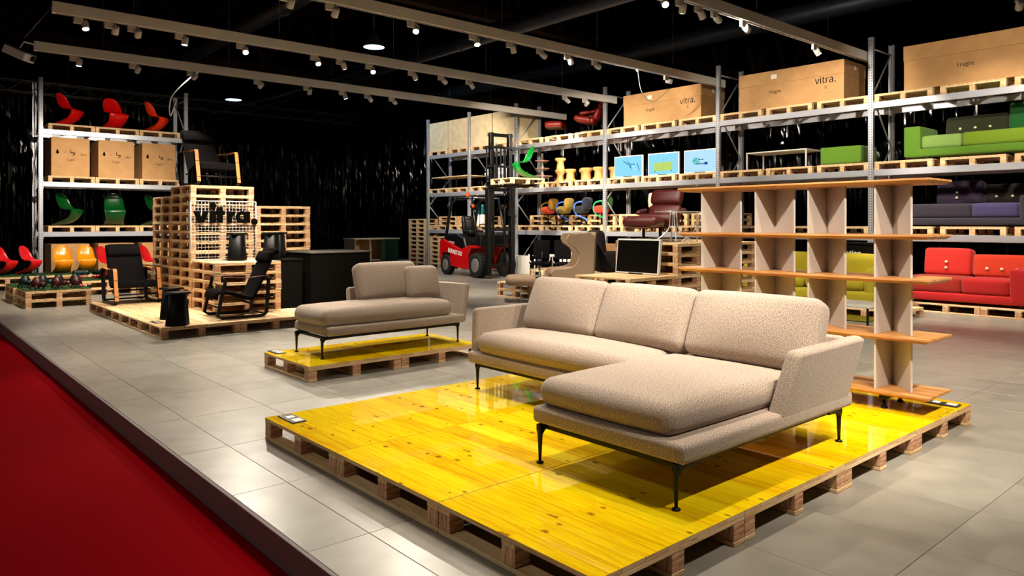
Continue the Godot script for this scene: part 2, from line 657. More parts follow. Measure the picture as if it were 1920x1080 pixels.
func setup_materials():
	# pallet pine, natural
	var pine = [
		[Color(0.88, 0.75, 0.56), Color(0.78, 0.61, 0.42), Color(0.93, 0.83, 0.66)],
		[Color(0.84, 0.70, 0.51), Color(0.73, 0.56, 0.38), Color(0.90, 0.79, 0.61)],
		[Color(0.90, 0.79, 0.61), Color(0.82, 0.67, 0.48), Color(0.95, 0.87, 0.72)],
		[Color(0.86, 0.72, 0.54), Color(0.72, 0.55, 0.37), Color(0.92, 0.81, 0.64)]]
	for i in 4: wood("pine%d" % i, 11 + i, pine[i][0], pine[i][1], pine[i][2], 2, Color(0.42, 0.26, 0.14), 0.72, 0.9)
	wood("pink_pine0", 21, Color(0.80, 0.62, 0.48), Color(0.62, 0.42, 0.30), Color(0.88, 0.72, 0.57), 1, Color(0.45, 0.27, 0.16), 0.75, 1.6)
	wood("pink_pine1", 22, Color(0.84, 0.68, 0.52), Color(0.66, 0.46, 0.33), Color(0.91, 0.77, 0.61), 1, Color(0.45, 0.27, 0.16), 0.75, 1.6)
	# glossy yellow stain over the same planks
	var yel = [
		[Color(0.89, 0.75, 0.0), Color(0.83, 0.66, 0.0), Color(0.92, 0.80, 0.01)],
		[Color(0.86, 0.70, 0.0), Color(0.78, 0.58, 0.0), Color(0.90, 0.75, 0.0)],
		[Color(0.91, 0.80, 0.04), Color(0.87, 0.72, 0.02), Color(0.93, 0.84, 0.09)],
		[Color(0.84, 0.67, 0.0), Color(0.74, 0.53, 0.0), Color(0.88, 0.72, 0.0)],
		[Color(0.90, 0.77, 0.01), Color(0.84, 0.68, 0.0), Color(0.92, 0.82, 0.04)],
		[Color(0.87, 0.72, 0.0), Color(0.80, 0.61, 0.0), Color(0.91, 0.78, 0.02)]]
	for i in 6: yellow_mats.append(wood("yellow_pine%d" % i, 31 + i, yel[i][0], yel[i][1], yel[i][2], 3, Color(0.36, 0.19, 0.02), 0.85, 1.0, 1.0))
	for m in yellow_mats: m.metallic_specular = 0.1
	var gal = mat("galvanised", Color(0.70, 0.71, 0.74), 0.45, 0.45)
	gal.roughness_texture = ntex(noise(5, 0.03, 4), [Color(0.75, 0.75, 0.75), Color(1, 1, 1)])
	gal.uv1_triplanar = true
	gal.uv1_scale = Vector3(2, 2, 2)
	var foil = mat("black_foil", Color(0.006, 0.006, 0.008), 0.16)
	foil.metallic_specular = 0.35
	mat("truss_metal", Color(0.30, 0.27, 0.24), 0.5, 0.6)
	# floor slabs, speckled grey concrete
	for i in 4:
		var k: float = [0.0, 0.018, -0.014, 0.008][i]
		var g = Color(0.545 + k, 0.528 + k, 0.492 + k)
		var m = tex_mat("slab%d" % i, ntex(noise(60 + i, 0.012, 6), [g.darkened(0.06), g, g.lightened(0.045)], [0.2, 0.5, 0.8], 512), 0.34, Vector3(0.45, 0.45, 0.45))
		m.roughness_texture = ntex(noise(70 + i, 0.02, 5), [Color(0.86, 0.86, 0.86), Color(1, 1, 1)], [0.2, 0.8])
		m.metallic_specular = 0.5
	var carpet = tex_mat("red_carpet", ntex(noise(80, 0.25, 3), [Color(0.44, 0.0, 0.03), Color(0.51, 0.0, 0.04)], [0.3, 0.7], 512), 0.95, Vector3(3, 3, 3))
	carpet.metallic_specular = 0.1
	mat("stage_edge", Color(0.40, 0.34, 0.35), 0.6)
	mat("hall_dark", Color(0.03, 0.026, 0.022), 0.95).metallic_specular = 0.1
	mat("roof_steel", Color(0.15, 0.105, 0.07), 0.8).metallic_specular = 0.2

func slab_box(called, size, at, m, label):
	return structure(called, bbox(size, 0.002), m, at, label)
func build_hall():
	var dark = mats["hall_dark"]
	# stage: a sub-slab with tiles on top
	var fl = slab_box("floor", Vector3(30.4, 0.12, 48.0), Vector3(16.66, -0.09, -16.0), mats["stage_edge"], "raised exhibition stage of grey stone slabs")
	var near = []
	var x0 = 1.46
	var col = 0
	var xs = [1.46, 1.77]
	while xs[-1] < 17.0: xs.append(xs[-1] + 0.612)
	for i in xs.size() - 1:
		var z = 2.35
		while z > -25.4:
			near.append([Vector3((xs[i] + xs[i + 1]) / 2, -0.015, z - 0.45), xs[i + 1] - xs[i]])
			z -= 0.9
	near.sort_custom(func(a, b): return score(a[0]) < score(b[0]))
	var rest = []
	for i in 4: rest.append(begin())
	var used_rest = false
	for i in near.size():
		var p: Vector3 = near[i][0]
		var sz = Vector3(near[i][1] - 0.0022, 0.03, 0.8978)
		var v = rng.randi_range(0, 3)
		if i < 300:
			part(fl, "tile", bbox(sz, 0.0018), mats["slab%d" % v], p - fl.position)
		else:
			add_bbox(rest[v], sz, 0.0018, p - fl.position)
	for v in 4: part(fl, "tiles", finish(rest[v]), mats["slab%d" % v]).set_meta("kind", "stuff")
	slab_box("trim_1", Vector3(0.022, 0.148, 48.0), Vector3(1.449, -0.0745, -16.0), mats["stage_edge"], "dark edge board along the raised stage")
	slab_box("floor", Vector3(16.4, 0.1, 48.0), Vector3(-6.76, -0.2, -16.0), mats["red_carpet"], "deep red carpet beside the stage")
	slab_box("ceiling", Vector3(47.0, 0.2, 48.4), Vector3(8.4, 9.6, -16.0), dark, "dark hall ceiling")
	slab_box("wall_back", Vector3(47.0, 10.2, 0.2), Vector3(8.4, 4.7, -40.1), dark, "dark rear hall wall")
	slab_box("wall_front", Vector3(47.0, 10.2, 0.2), Vector3(8.4, 4.7, 8.1), dark, "dark hall wall behind the viewer")
	slab_box("wall_left", Vector3(0.2, 10.2, 48.4), Vector3(-15.0, 4.7, -16.0), dark, "dark hall wall past the carpet")
	slab_box("wall_right", Vector3(0.2, 10.2, 48.4), Vector3(31.9, 4.7, -16.0), dark, "dark hall wall past the long rack")
	make_curtain("curtain of glossy black strips hung along the rear truss", Vector3(-9.0, 0, -25.4), Vector3(18.2, 0, -25.4), 0.02, 5.15, 91)
	make_curtain("curtain of glossy black strips behind the long pallet rack", Vector3(17.3, 0, -25.2), Vector3(17.3, 0, 5.0), 0.02, 4.75, 92)
	truss("aluminium lattice truss carrying the rear strip curtain", Vector3(-9.0, 5.42, -25.4), Vector3(18.0, 5.42, -25.4), 0.32)
	truss("lattice truss high behind the rear curtain", Vector3(-6.0, 5.9, -31.0), Vector3(20.0, 5.9, -31.0), 0.4)
	truss("lattice truss running away beyond the rear curtain", Vector3(9.8, 5.48, -25.6), Vector3(9.8, 5.48, -30.85), 0.4)
	# roof girders of the hall
	var gm = mats["roof_steel"]
	for k in 3:
		var z: float = [-4.5, -14.5, -24.5][k]
		var t = thing("roof_girder", "deep brown steel lattice girder under the roof %s" % ["over the bookshelf", "over the forklift", "over the rear curtain"][k], "girder", Vector3(0, 6.6, z), 0.0, "roof girders")
		bx(t, "bottom_chord", gm, Vector3(40, 0.28, 0.3), Vector3(10, 0.14, 0))
		bx(t, "top_chord", gm, Vector3(40, 0.28, 0.3), Vector3(10, 2.5, 0))
		for i in 16:
			var a = Vector3(-9.0 + i * 2.4, 0.25, 0)
			var b = Vector3(-9.0 + i * 2.4 + 1.2, 2.4, 0)
			for pq in [[a, b], [b, a + Vector3(2.4, 0, 0)]]:
				var d: Vector3 = pq[1] - pq[0]
				bx(t, "web_member", gm, Vector3(0.2, d.length(), 0.16), (pq[0] + pq[1]) / 2, Vector3(0, 0, -atan2(d.x, d.y)), 0.01)
	for k in 3:
		var t = thing("ventilation_duct", "long dark round duct slung below the roof %s" % ["over the pallet tower", "over the forklift", "over the long rack"][k], "duct", Vector3([6.6, 11.4, 15.6][k], 6.1, 0), 0.0, "ducts under the roof")
		part(t, "pipe", tube([Vector3(0, 0, 6), Vector3(0, 0, -29)], [0.22, 0.22], 14), mat("duct_metal", Color(0.17, 0.19, 0.23), 0.45, 0.6))
		for i in 5: part(t, "collar", lathe([Vector2(0.225, -0.03), Vector2(0.245, -0.02), Vector2(0.245, 0.02), Vector2(0.225, 0.03)], 14), mats["duct_metal"], Vector3(0, 0, 3.0 - i * 6.0), Vector3(PI / 2, 0, 0))
	# high bay hall lamps
	for p in [[Vector3(12.6, 7.3, -21.4), "round bluish-white hall lamp above the tracks"], [Vector3(12.3, 7.0, -33.1), "round bluish-white hall lamp beyond the rear curtain"], [Vector3(-4.5, 7.6, -3.5), "round white hall lamp over the carpet beside the corner sofa"], [Vector3(-4.5, 7.6, -13.0), "round white hall lamp over the carpet beside the pallet tower"]]:
		var t = thing("high_bay_lamp", p[1], "hall lamp", p[0])
		part(t, "housing", lathe([Vector2(0.36, 0.0), Vector2(0.34, 0.06), Vector2(0.16, 0.3), Vector2(0.12, 0.5), Vector2(0.03, 0.56)], 24), mat("lamp_housing", Color(0.4, 0.4, 0.42), 0.5))
		part(t, "lens", lathe([Vector2(0.0, -0.03), Vector2(0.2, -0.02), Vector2(0.34, 0.0)], 24), glow_mat("bay_glow", Color(0.62, 0.84, 1.0), 9.0) if p[0].x > 0 else glow_mat("aisle_glow", Color(1.0, 0.95, 0.88), 9.0))
		part(t, "pendant", tube([Vector3(0, 0.5, 0), Vector3(0, 9.5 - p[0].y, 0)], 0.02, 6), mats["lamp_housing"])
		var l = SpotLight3D.new()   # the deep housing lets light out downwards only
		l.name = "glow"
		l.light_color = Color(0.62, 0.82, 1.0) if p[0].x > 0 else Color(1.0, 0.95, 0.88)
		l.light_energy = 12.0 if p[0].x > 0 else 11.0
		l.light_size = 0.2
		l.spot_range = 60.0
		l.spot_attenuation = 2.0
		l.spot_angle = 72.0
		l.spot_angle_attenuation = 0.8
		l.rotation.x = -PI / 2
		l.shadow_enabled = true
		t.add_child(l)
		l.position = Vector3(0, -0.28, 0)
func score(p: Vector3):
	# tiles that show largest: near, and inside the view
	var f = Vector3(sin(0.7175), 0, -cos(0.7175))
	var s = Vector3(cos(0.7175), 0, sin(0.7175))
	var fw = p.dot(f)
	var rt = p.dot(s)
	if fw < 1.0 or absf(rt) > fw * 0.72 + 0.6: return 1000.0 + p.length()
	return fw

func build_tracks():
	var g = "spotlights on the ceiling tracks"
	var tr = [[-15.45, 2.2, 15.6, "white lighting track that ends beside the projector"], [-12.5, 2.0, 14.45, "white lighting track over the pallet tower"], [-9.42, 2.2, 14.6, "white lighting track over the chaise longue"], [-6.1, 2.2, 14.5, "white lighting track over the bookshelf"], [-3.0, 2.2, 14.05, "white lighting track over the corner sofa"], [0.1, 2.2, 14.5, "white lighting track above the stage front"]]
	for t in tr: make_track(t[0], t[1], t[2], t[3])
	# [track z, x, point aimed at, light wanted there]; the photograph shows the heads, their beams are read from the pools and shadows
	var sp = [
		[-15.45, 2.84, Vector3(2.4, 0.3, -16.0), 0.7], [-15.45, 3.83, Vector3(3.8, 1.4, -20.8), 0.5], [-15.45, 4.89, Vector3(4.9, 3.0, -21.0), 0.45], [-15.45, 6.26, Vector3(4.6, 0.6, -19.5), 0.4], [-15.45, 7.38, Vector3(8.0, 0.0, -18.0), 0.6], [-15.45, 8.26, Vector3(9.6, 0.0, -15.6), 0.8], [-15.45, 8.92, Vector3(12.4, 1.0, -16.4), 1.0], [-15.45, 9.6, Vector3(14.2, 3.4, -18.6), 1.1],
		[-12.5, 2.36, Vector3(2.7, 0.1, -10.6), 0.7], [-12.5, 2.77, Vector3(2.9, 0.2, -15.6), 0.7], [-12.5, 3.09, Vector3(4.2, 0.3, -19.2), 0.4], [-12.5, 3.79, Vector3(3.3, 0.2, -12.6), 0.6], [-12.5, 4.78, Vector3(3.6, 0.2, -8.6), 0.55], [-12.5, 6.12, Vector3(5.3, 0.2, -9.4), 0.7], [-12.5, 6.64, Vector3(8.4, 0, -13.2), 0.8], [-12.5, 7.26, Vector3(6.2, 0.6, -9.0), 0.6], [-12.5, 8.23, Vector3(10.6, 0.0, -12.6), 0.8], [-12.5, 8.96, Vector3(14.0, 2.6, -15.0), 1.0], [-12.5, 9.69, Vector3(14.0, 0.9, -13.8), 1.1], [-12.5, 12.6, Vector3(14.2, 2.8, -11.6), 0.8], [-12.5, 13.3, Vector3(14.3, 2.2, -16.6), 0.8],
		[-9.42, 2.7, Vector3(2.3, 0.0, -7.6), 0.5], [-9.42, 3.5, Vector3(3.9, 0.8, -11.6), 0.9], [-9.42, 4.2, Vector3(4.4, 1.5, -11.8), 1.0], [-9.42, 4.86, Vector3(5.2, 1.2, -12.0), 0.9], [-9.42, 6.21, Vector3(4.2, 0.4, -6.8), 0.7], [-9.42, 7.39, Vector3(6.6, 0.0, -7.4), 0.6], [-9.42, 8.18, Vector3(9.9, 0.6, -10.4), 1.0], [-9.42, 8.88, Vector3(14.2, 2.9, -10.9), 1.0], [-9.42, 9.57, Vector3(14.2, 2.0, -12.8), 1.0], [-9.42, 10.3, Vector3(14.2, 4.1, -10.6), 0.4], [-9.42, 12.49, Vector3(14.3, 4.0, -8.0), 0.3],
		[-6.1, 2.8, Vector3(2.0, 0.0, -4.4), 0.30], [-6.1, 3.7, Vector3(4.1, 0.5, -6.9), 0.68], [-6.1, 4.6, Vector3(4.0, 0.5, -3.8), 0.51], [-6.1, 5.6, Vector3(8.2, 0.8, -7.0), 0.77], [-6.1, 7.97, Vector3(5.6, 0.9, -3.0), 0.50], [-6.1, 8.38, Vector3(9.2, 1.2, -7.2), 0.70], [-6.1, 8.82, Vector3(11.8, 0.5, -6.0), 0.80], [-6.1, 9.22, Vector3(14.2, 4.2, -7.4), 0.50], [-6.1, 9.99, Vector3(14.2, 2.9, -6.6), 1.00], [-6.1, 12.22, Vector3(13.6, 0.7, -4.4), 0.90],
		[-3.0, 2.6, Vector3(5.3, 0.9, -3.5), 0.70], [-3.0, 3.3, Vector3(2.9, 0.2, -3.2), 0.34], [-3.0, 4.0, Vector3(3.5, 0.5, -2.5), 0.41], [-3.0, 5.0, Vector3(5.6, 0.8, -2.4), 0.48], [-3.0, 6.4, Vector3(6.9, 0.0, -2.0), 0.48], [-3.0, 8.6, Vector3(8.6, 0.0, -3.4), 0.56], [-3.0, 9.6, Vector3(14.2, 4.2, -4.2), 0.55], [-3.0, 10.4, Vector3(13.4, 0.6, -3.8), 0.80], [-3.0, 11.7, Vector3(14.2, 2.9, -4.0), 0.80],
		[0.1, 2.7, Vector3(5.4, 0.9, -2.7), 0.95], [0.1, 3.2, Vector3(3.2, 0.3, -2.4), 0.41], [0.1, 4.4, Vector3(4.6, 0.6, -3.0), 0.41], [0.1, 6.4, Vector3(6.0, 0.0, -1.2), 0.48], [0.1, 8.4, Vector3(10.0, 0.0, -3.4), 0.56]]
	var words = ["first", "second", "third", "fourth", "fifth", "sixth", "seventh", "eighth", "ninth", "tenth", "eleventh", "twelfth", "thirteenth", "fourteenth"]
	var over = {-15.45: "projector track", -12.5: "tower track", -9.42: "chaise track", -6.1: "bookshelf track", -3.0: "corner sofa track", 0.1: "stage front track"}
	var count = {}
	for s in sp:
		count[s[0]] = count.get(s[0], -1) + 1
		var d2: float = (s[2] - Vector3(s[1], 4.42, s[0])).length_squared()
		make_spot(s[0], s[1], s[2], "white spotlight, %s from the carpet end of the %s" % [words[count[s[0]]], over[s[0]]], g, s[3] * d2, 29.0)

func build_racks():
	var L = [1.255, 2.46, 3.72]
	make_rack("pallet_rack", "galvanised pallet rack of one bay holding chairs and cartons", Vector3(3.07, 0, -20.6), 0.0, [0.0, 3.31], L)
	# long rack: local x runs along -Z ... turned so that its front faces -X
	make_rack("pallet_rack", "long galvanised pallet rack of six bays holding sofas and cartons", Vector3(14.15, 0, 0), -PI / 2, [-20.5, -18.25, -16.03, -12.6, -9.27, -5.97, -2.62], L)

func build_pallets():
	# yellow platform under the corner sofa: 4 x 3
	for i in 4:
		for j in 3:
			pallet("yellow", (i * 3 + j) % 4, Vector3(2.01 + 1.002 * i + 0.5, 0, -4.84 + 1.004 * j + 0.5), "yellow-stained pallet of the sofa platform, %s row from the carpet, %s" % [["first", "second", "third", "fourth"][i], ["end towards the chaise", "middle one", "end away from the chaise"][j]], "pallets of the yellow sofa platform")
	for i in 2: pallet("yellow", 1 + i, Vector3(3.02 + 1.002 * i + 0.5, 0, -6.79), "yellow-stained pallet under the %s of the chaise longue" % ["open foot end", "arm end"][i], "pallets under the chaise longue")
	# pale platform and the stacks on it
	for i in 3:
		for j in (1 if i == 2 else 4): pallet("natural", (i + j) % 3, Vector3(2.75 + 1.001 * i + 0.5, 0, -9.83 - 1.001 * j - 0.5), "bare pallet of the pale platform, %s row from carpet, %s from stool edge" % [["first", "second", "third"][i], ["first", "second", "third", "fourth"][j]], "pallets of the pale platform")
	var stacks = [
		[4.26, -11.34, 5, PH, "bare pine pallet, %s from the bottom of the five-high stack with a stool", "pallets of the low front stack"],
		[4.24, -12.36, 13, PH, "bare pine pallet, %s from the bottom of the tower behind the wire grid", "pallets of the tower"],
		[4.24, -13.37, 12, PH, "bare pine pallet, %s from the bottom of the tall stack behind the tower", "pallets of the tall stack behind the tower"],
		[4.24, -14.38, 5, 0.0, "bare pine pallet, %s from the bottom of the low tail stack", "pallets of the low tail stack"],
		[5.50, -12.92, 12, 0.0, "bare pine pallet, %s from the bottom of the stack beside the wire grid", "pallets of the stack beside the grid"],
		[5.62, -13.95, 11, 0.0, "bare pine pallet, %s from the bottom of the half-hidden stack by the counter", "pallets of the hidden stack"]]
	for s in stacks:
		for k in s[2]: pallet("natural", (k * 2 + int(s[0])) % 3, Vector3(s[0] + rng.randf_range(-0.006, 0.006), s[3] + PH * k, s[1] + rng.randf_range(-0.006, 0.006)), s[4] % ORD[k], s[5])
	# racks
	var L = [1.255, 2.46, 3.72]
	for l in 3:
		for i in 3: pallet("far", i, Vector3(3.72 + 1.01 * i, L[l], -21.08), "bare pine pallet on the %s shelf of the one-bay rack, %s from its carpet-side post" % [["lowest", "middle", "top"][l], ORD[i]], "pallets in the one-bay rack")
	var posts = [-20.5, -18.25, -16.03, -12.6, -9.27, -5.97, -2.62]
	var bay = ["end", "second", "chair", "screen", "desk", "sofa"]
	for l in 3:
		for b in 6:
			var n = 2 if b < 2 else 3
			var w: float = posts[b + 1] - posts[b]
			for i in n:
				if l == 1 and b == 2 and i == 0 and false: continue
				pallet("far", (i + b) % 3, Vector3(14.64, L[l], posts[b] + w * (i + 0.5) / n), "bare pine pallet, %s along the %s beams of the long rack from its curtain end" % [ORD[[0, 2, 4, 7, 10, 13][b] + i], ["low", "middle", "top"][l]], "pallets on the %s beams of the long rack" % ["low", "middle", "top"][l], PI / 2)

# ---------------------------------------------------------------- seating on the stage
func v3(x, y, z): return Vector3(x, y, z)
func cast_leg(parent, foot: Vector3, y1: float, inward: Vector3, m):
	# black cast leg: tapered upright, bracket reaching back under the seat, round glide
	var o = part(parent, "leg", tube([v3(foot.x, foot.y + 0.012, foot.z), v3(foot.x, y1 - 0.05, foot.z), v3(foot.x, y1 - 0.012, foot.z)], [0.008, 0.015, 0.017], 10), m)
	var st = begin()
	var d = inward.normalized()
	var side = d.cross(Vector3.UP)
	add_prism(st, [Vector2(-0.017, -0.035), Vector2(0.0, -0.07), Vector2(0.03, -0.035), Vector2(0.15, -0.028), Vector2(0.15, 0.0), Vector2(-0.017, 0.0)], 0.03, 0.004, Transform3D(Basis(d, Vector3.UP, side), v3(foot.x, y1, foot.z)))
	part(o, "bracket", finish(st), m)
	part(o, "glide", lathe([Vector2(0.02, 0.0), Vector2(0.021, 0.006), Vector2(0.008, 0.014)], 12), m, foot)
	return o
func seat_cushion(parent, called, c: Vector3, size: Vector3, m, r = 0.07, puff = 0.03):
	return part(parent, called, soft(size, r, v3(0.012, puff, 0.012), 18), m, c)
func back_cushion(parent, called, bottom: Vector3, w: float, h: float, th: float, lean: float, facing: float, m, r = 0.06):
	# stands on its lower edge, leans back by lean radians; facing = turn about y of its front (+z)
	var o = part(parent, called, soft(v3(w, h, th), r, v3(0.01, 0.012, 0.045), 16), m)
	o.transform = Transform3D(Basis(Vector3.UP, facing) * Basis(Vector3.RIGHT, -lean), bottom) * Transform3D(Basis(), v3(0, h / 2, 0))
	return o
func arm_panel(parent, called, outline: Array, th: float, xf: Transform3D, m, r = 0.035):
	# upholstered panel: rounded outline in its own xy plane
	var pts = []
	var n = outline.size()
	for i in n:
		var a: Vector2 = outline[i - 1]
		var b: Vector2 = outline[i]
		var c: Vector2 = outline[(i + 1) % n]
		var p0 = b + (a - b).normalized() * r
		var p2 = b + (c - b).normalized() * r
		for k in 5:
			var t = k / 4.0
			pts.append(p0.lerp(b, t).lerp(b.lerp(p2, t), t))
	# rounded rim: several shrinking slices
	var st = begin(true)
	var rows = []
	for k in 9:
		var a = PI * k / 8.0
		var inset = (1.0 - sin(a)) * r * 0.6
		var z = -cos(a) * th * 0.5
		var row = []
		for i in pts.size():
			var e = (pts[(i + 1) % pts.size()] - pts[i - 1]).normalized()
			row.append(xf * v3(pts[i].x - e.y * inset, pts[i].y + e.x * inset, z))
		rows.append(row)
	add_grid(st, rows, true)
	# flat faces
	st.set_smooth_group(-1)
	var idx = Geometry2D.triangulate_polygon(PackedVector2Array(pts))
	for e in [0, rows.size() - 1]:
		var ring = rows[e]
		for k in range(0, idx.size(), 3): tri(st, ring[idx[k]], ring[idx[k + 1]], ring[idx[k + 2]], Vector2.ZERO, Vector2.ZERO, Vector2.ZERO, xf.basis.z * (-1.0 if e == 0 else 1.0))
	return part(parent, called, finish(st), m)

func build_corner_sofa():
	var f = mats["beige_tweed"]
	var k = mats["black_metal"]
	var t = thing("corner_sofa", "beige tweed corner sofa with chaise section on black legs", "sofa", v3(3.6, PH, -3.3))
	var o = t.position
	var W = func(x, y, z): return v3(x, y, z) - o
	# plinth in two lengths
	part(t, "chaise_base", soft(v3(1.70, 0.095, 1.01), 0.03, Vector3.ZERO, 10), f, W.call(3.60, 0.408, -2.485))
	part(t, "base", soft(v3(0.90, 0.095, 1.62), 0.03, Vector3.ZERO, 10), f, W.call(4.00, 0.408, -3.80))
	# seat cushions
	seat_cushion(t, "chaise_cushion", W.call(3.40, 0.525, -2.535), v3(1.24, 0.155, 0.90), f, 0.07, 0.03)
	seat_cushion(t, "seat_cushion", W.call(3.83, 0.525, -3.745), v3(0.56, 0.155, 1.53), f, 0.07, 0.035)
	# back panel and arms, flaring outwards
	var back = [Vector2(-1.20, 0.0), Vector2(1.26, 0.0), Vector2(1.30, 0.41), Vector2(-1.24, 0.41)]
	arm_panel(t, "back_panel", back, 0.085, Transform3D(Basis(Vector3(0, 0, -1), Vector3(0.22, 0.975, 0), Vector3(0.975, -0.22, 0).cross(Vector3.ZERO) + Vector3(0.975, -0.22, 0)), W.call(4.385, 0.37, -3.28)), f)
	var arm = [Vector2(-0.40, 0.02), Vector2(0.40, 0.0), Vector2(0.51, 0.425), Vector2(-0.28, 0.415)]
	arm_panel(t, "arm", arm, 0.085, Transform3D(Basis(Vector3(1, 0, 0), Vector3(0, 0.985, 0.17), Vector3(0, -0.17, 0.985)), W.call(3.98, 0.365, -2.035)), f)
	var arm2 = [Vector2(-0.40, 0.0), Vector2(0.40, 0.0), Vector2(0.51, 0.42), Vector2(-0.33, 0.42)]
	arm_panel(t, "arm", arm2, 0.085, Transform3D(Basis(Vector3(1, 0, 0), Vector3(0, 0.985, -0.17), Vector3(0, 0.17, 0.985)), W.call(3.98, 0.365, -4.57)), f)
	# back cushions
	back_cushion(t, "back_cushion", W.call(4.04, 0.605, -4.06), 0.79, 0.43, 0.17, 0.40, -PI / 2, f)
	back_cushion(t, "back_cushion", W.call(4.03, 0.605, -3.27), 0.79, 0.43, 0.17, 0.40, -PI / 2, f)
	back_cushion(t, "back_cushion", W.call(4.02, 0.605, -2.44), 0.86, 0.43, 0.17, 0.40, -PI / 2, f)
	# frame
	var y1 = 0.36 - PH
	for r in [[2.80, -2.05, 4.36, -2.05], [2.80, -2.93, 4.36, -2.93], [3.62, -4.53, 4.36, -4.53], [4.36, -2.05, 4.36, -4.53], [2.80, -2.05, 2.80, -2.93], [3.62, -2.93, 3.62, -4.53]]:
		var a = W.call(r[0], 0.345, r[1])
		var b = W.call(r[2], 0.345, r[3])
		bx(t, "rail", k, v3(absf(b.x - a.x) + 0.03, 0.028, absf(b.z - a.z) + 0.03), (a + b) / 2, Vector3.ZERO, 0.005)
	for l in [[2.775, -2.04, Vector3(1, 0, 0)], [2.765, -2.935, Vector3(1, 0, 0)], [4.385, -2.04, Vector3(-1, 0, 0)], [3.63, -4.575, Vector3(0, 0, 1)], [4.385, -4.575, Vector3(0, 0, 1)]]:
		cast_leg(t, W.call(l[0], PH, l[1]), y1, l[2], k)

func build_chaise():
	var f = mats["beige_tweed"]
	var k = mats["black_metal"]
	var t = thing("chaise_longue", "beige tweed chaise longue with one arm on a yellow pallet", "chaise longue", v3(4.1, PH, -6.8))
	var o = t.position
	var W = func(x, y, z): return v3(x, y, z) - o
	part(t, "base", soft(v3(1.68, 0.095, 0.74), 0.03, Vector3.ZERO, 10), f, W.call(4.15, 0.408, -6.86))
	seat_cushion(t, "seat_cushion", W.call(4.06, 0.53, -6.86), v3(1.55, 0.165, 0.70), f, 0.075, 0.03)
	var arm = [Vector2(-0.37, 0.0), Vector2(0.37, 0.0), Vector2(0.40, 0.42), Vector2(-0.34, 0.43)]
	arm_panel(t, "arm", arm, 0.085, Transform3D(Basis(Vector3(0, 0, -1), Vector3(0.2, 0.98, 0), Vector3(0.98, -0.2, 0)), W.call(4.955, 0.365, -6.87)), f)
	var back = [Vector2(-0.53, 0.0), Vector2(0.53, 0.0), Vector2(0.60, 0.40), Vector2(-0.50, 0.40)]
	arm_panel(t, "back_panel", back, 0.08, Transform3D(Basis(Vector3(1, 0, 0), Vector3(0, 0.97, -0.22), Vector3(0, 0.22, 0.97)), W.call(4.46, 0.365, -7.22)), f)
	back_cushion(t, "back_cushion", W.call(4.36, 0.61, -7.06), 0.78, 0.42, 0.17, 0.32, 0.05, f)
	var p = back_cushion(t, "throw_pillow", W.call(4.72, 0.615, -6.93), 0.40, 0.36, 0.13, 0.30, -0.12, f, 0.05)
	p.set_meta("label", "small square beige throw pillow")
	for r in [[3.32, -6.55, 4.92, -6.55], [3.32, -7.15, 4.92, -7.15], [4.92, -6.55, 4.92, -7.15], [3.32, -6.55, 3.32, -7.15]]:
		var a = W.call(r[0], 0.345, r[1])
		var b = W.call(r[2], 0.345, r[3])
		bx(t, "rail", k, v3(absf(b.x - a.x) + 0.03, 0.028, absf(b.z - a.z) + 0.03), (a + b) / 2, Vector3.ZERO, 0.005)
	for l in [[3.29, -6.555, Vector3(1, 0, 0)], [3.29, -7.12, Vector3(1, 0, 0)], [4.92, -6.555, Vector3(-1, 0, 0)], [4.90, -7.12, Vector3(-1, 0, 0)]]:
		cast_leg(t, W.call(l[0], PH, l[1]), 0.36 - PH, l[2], k)

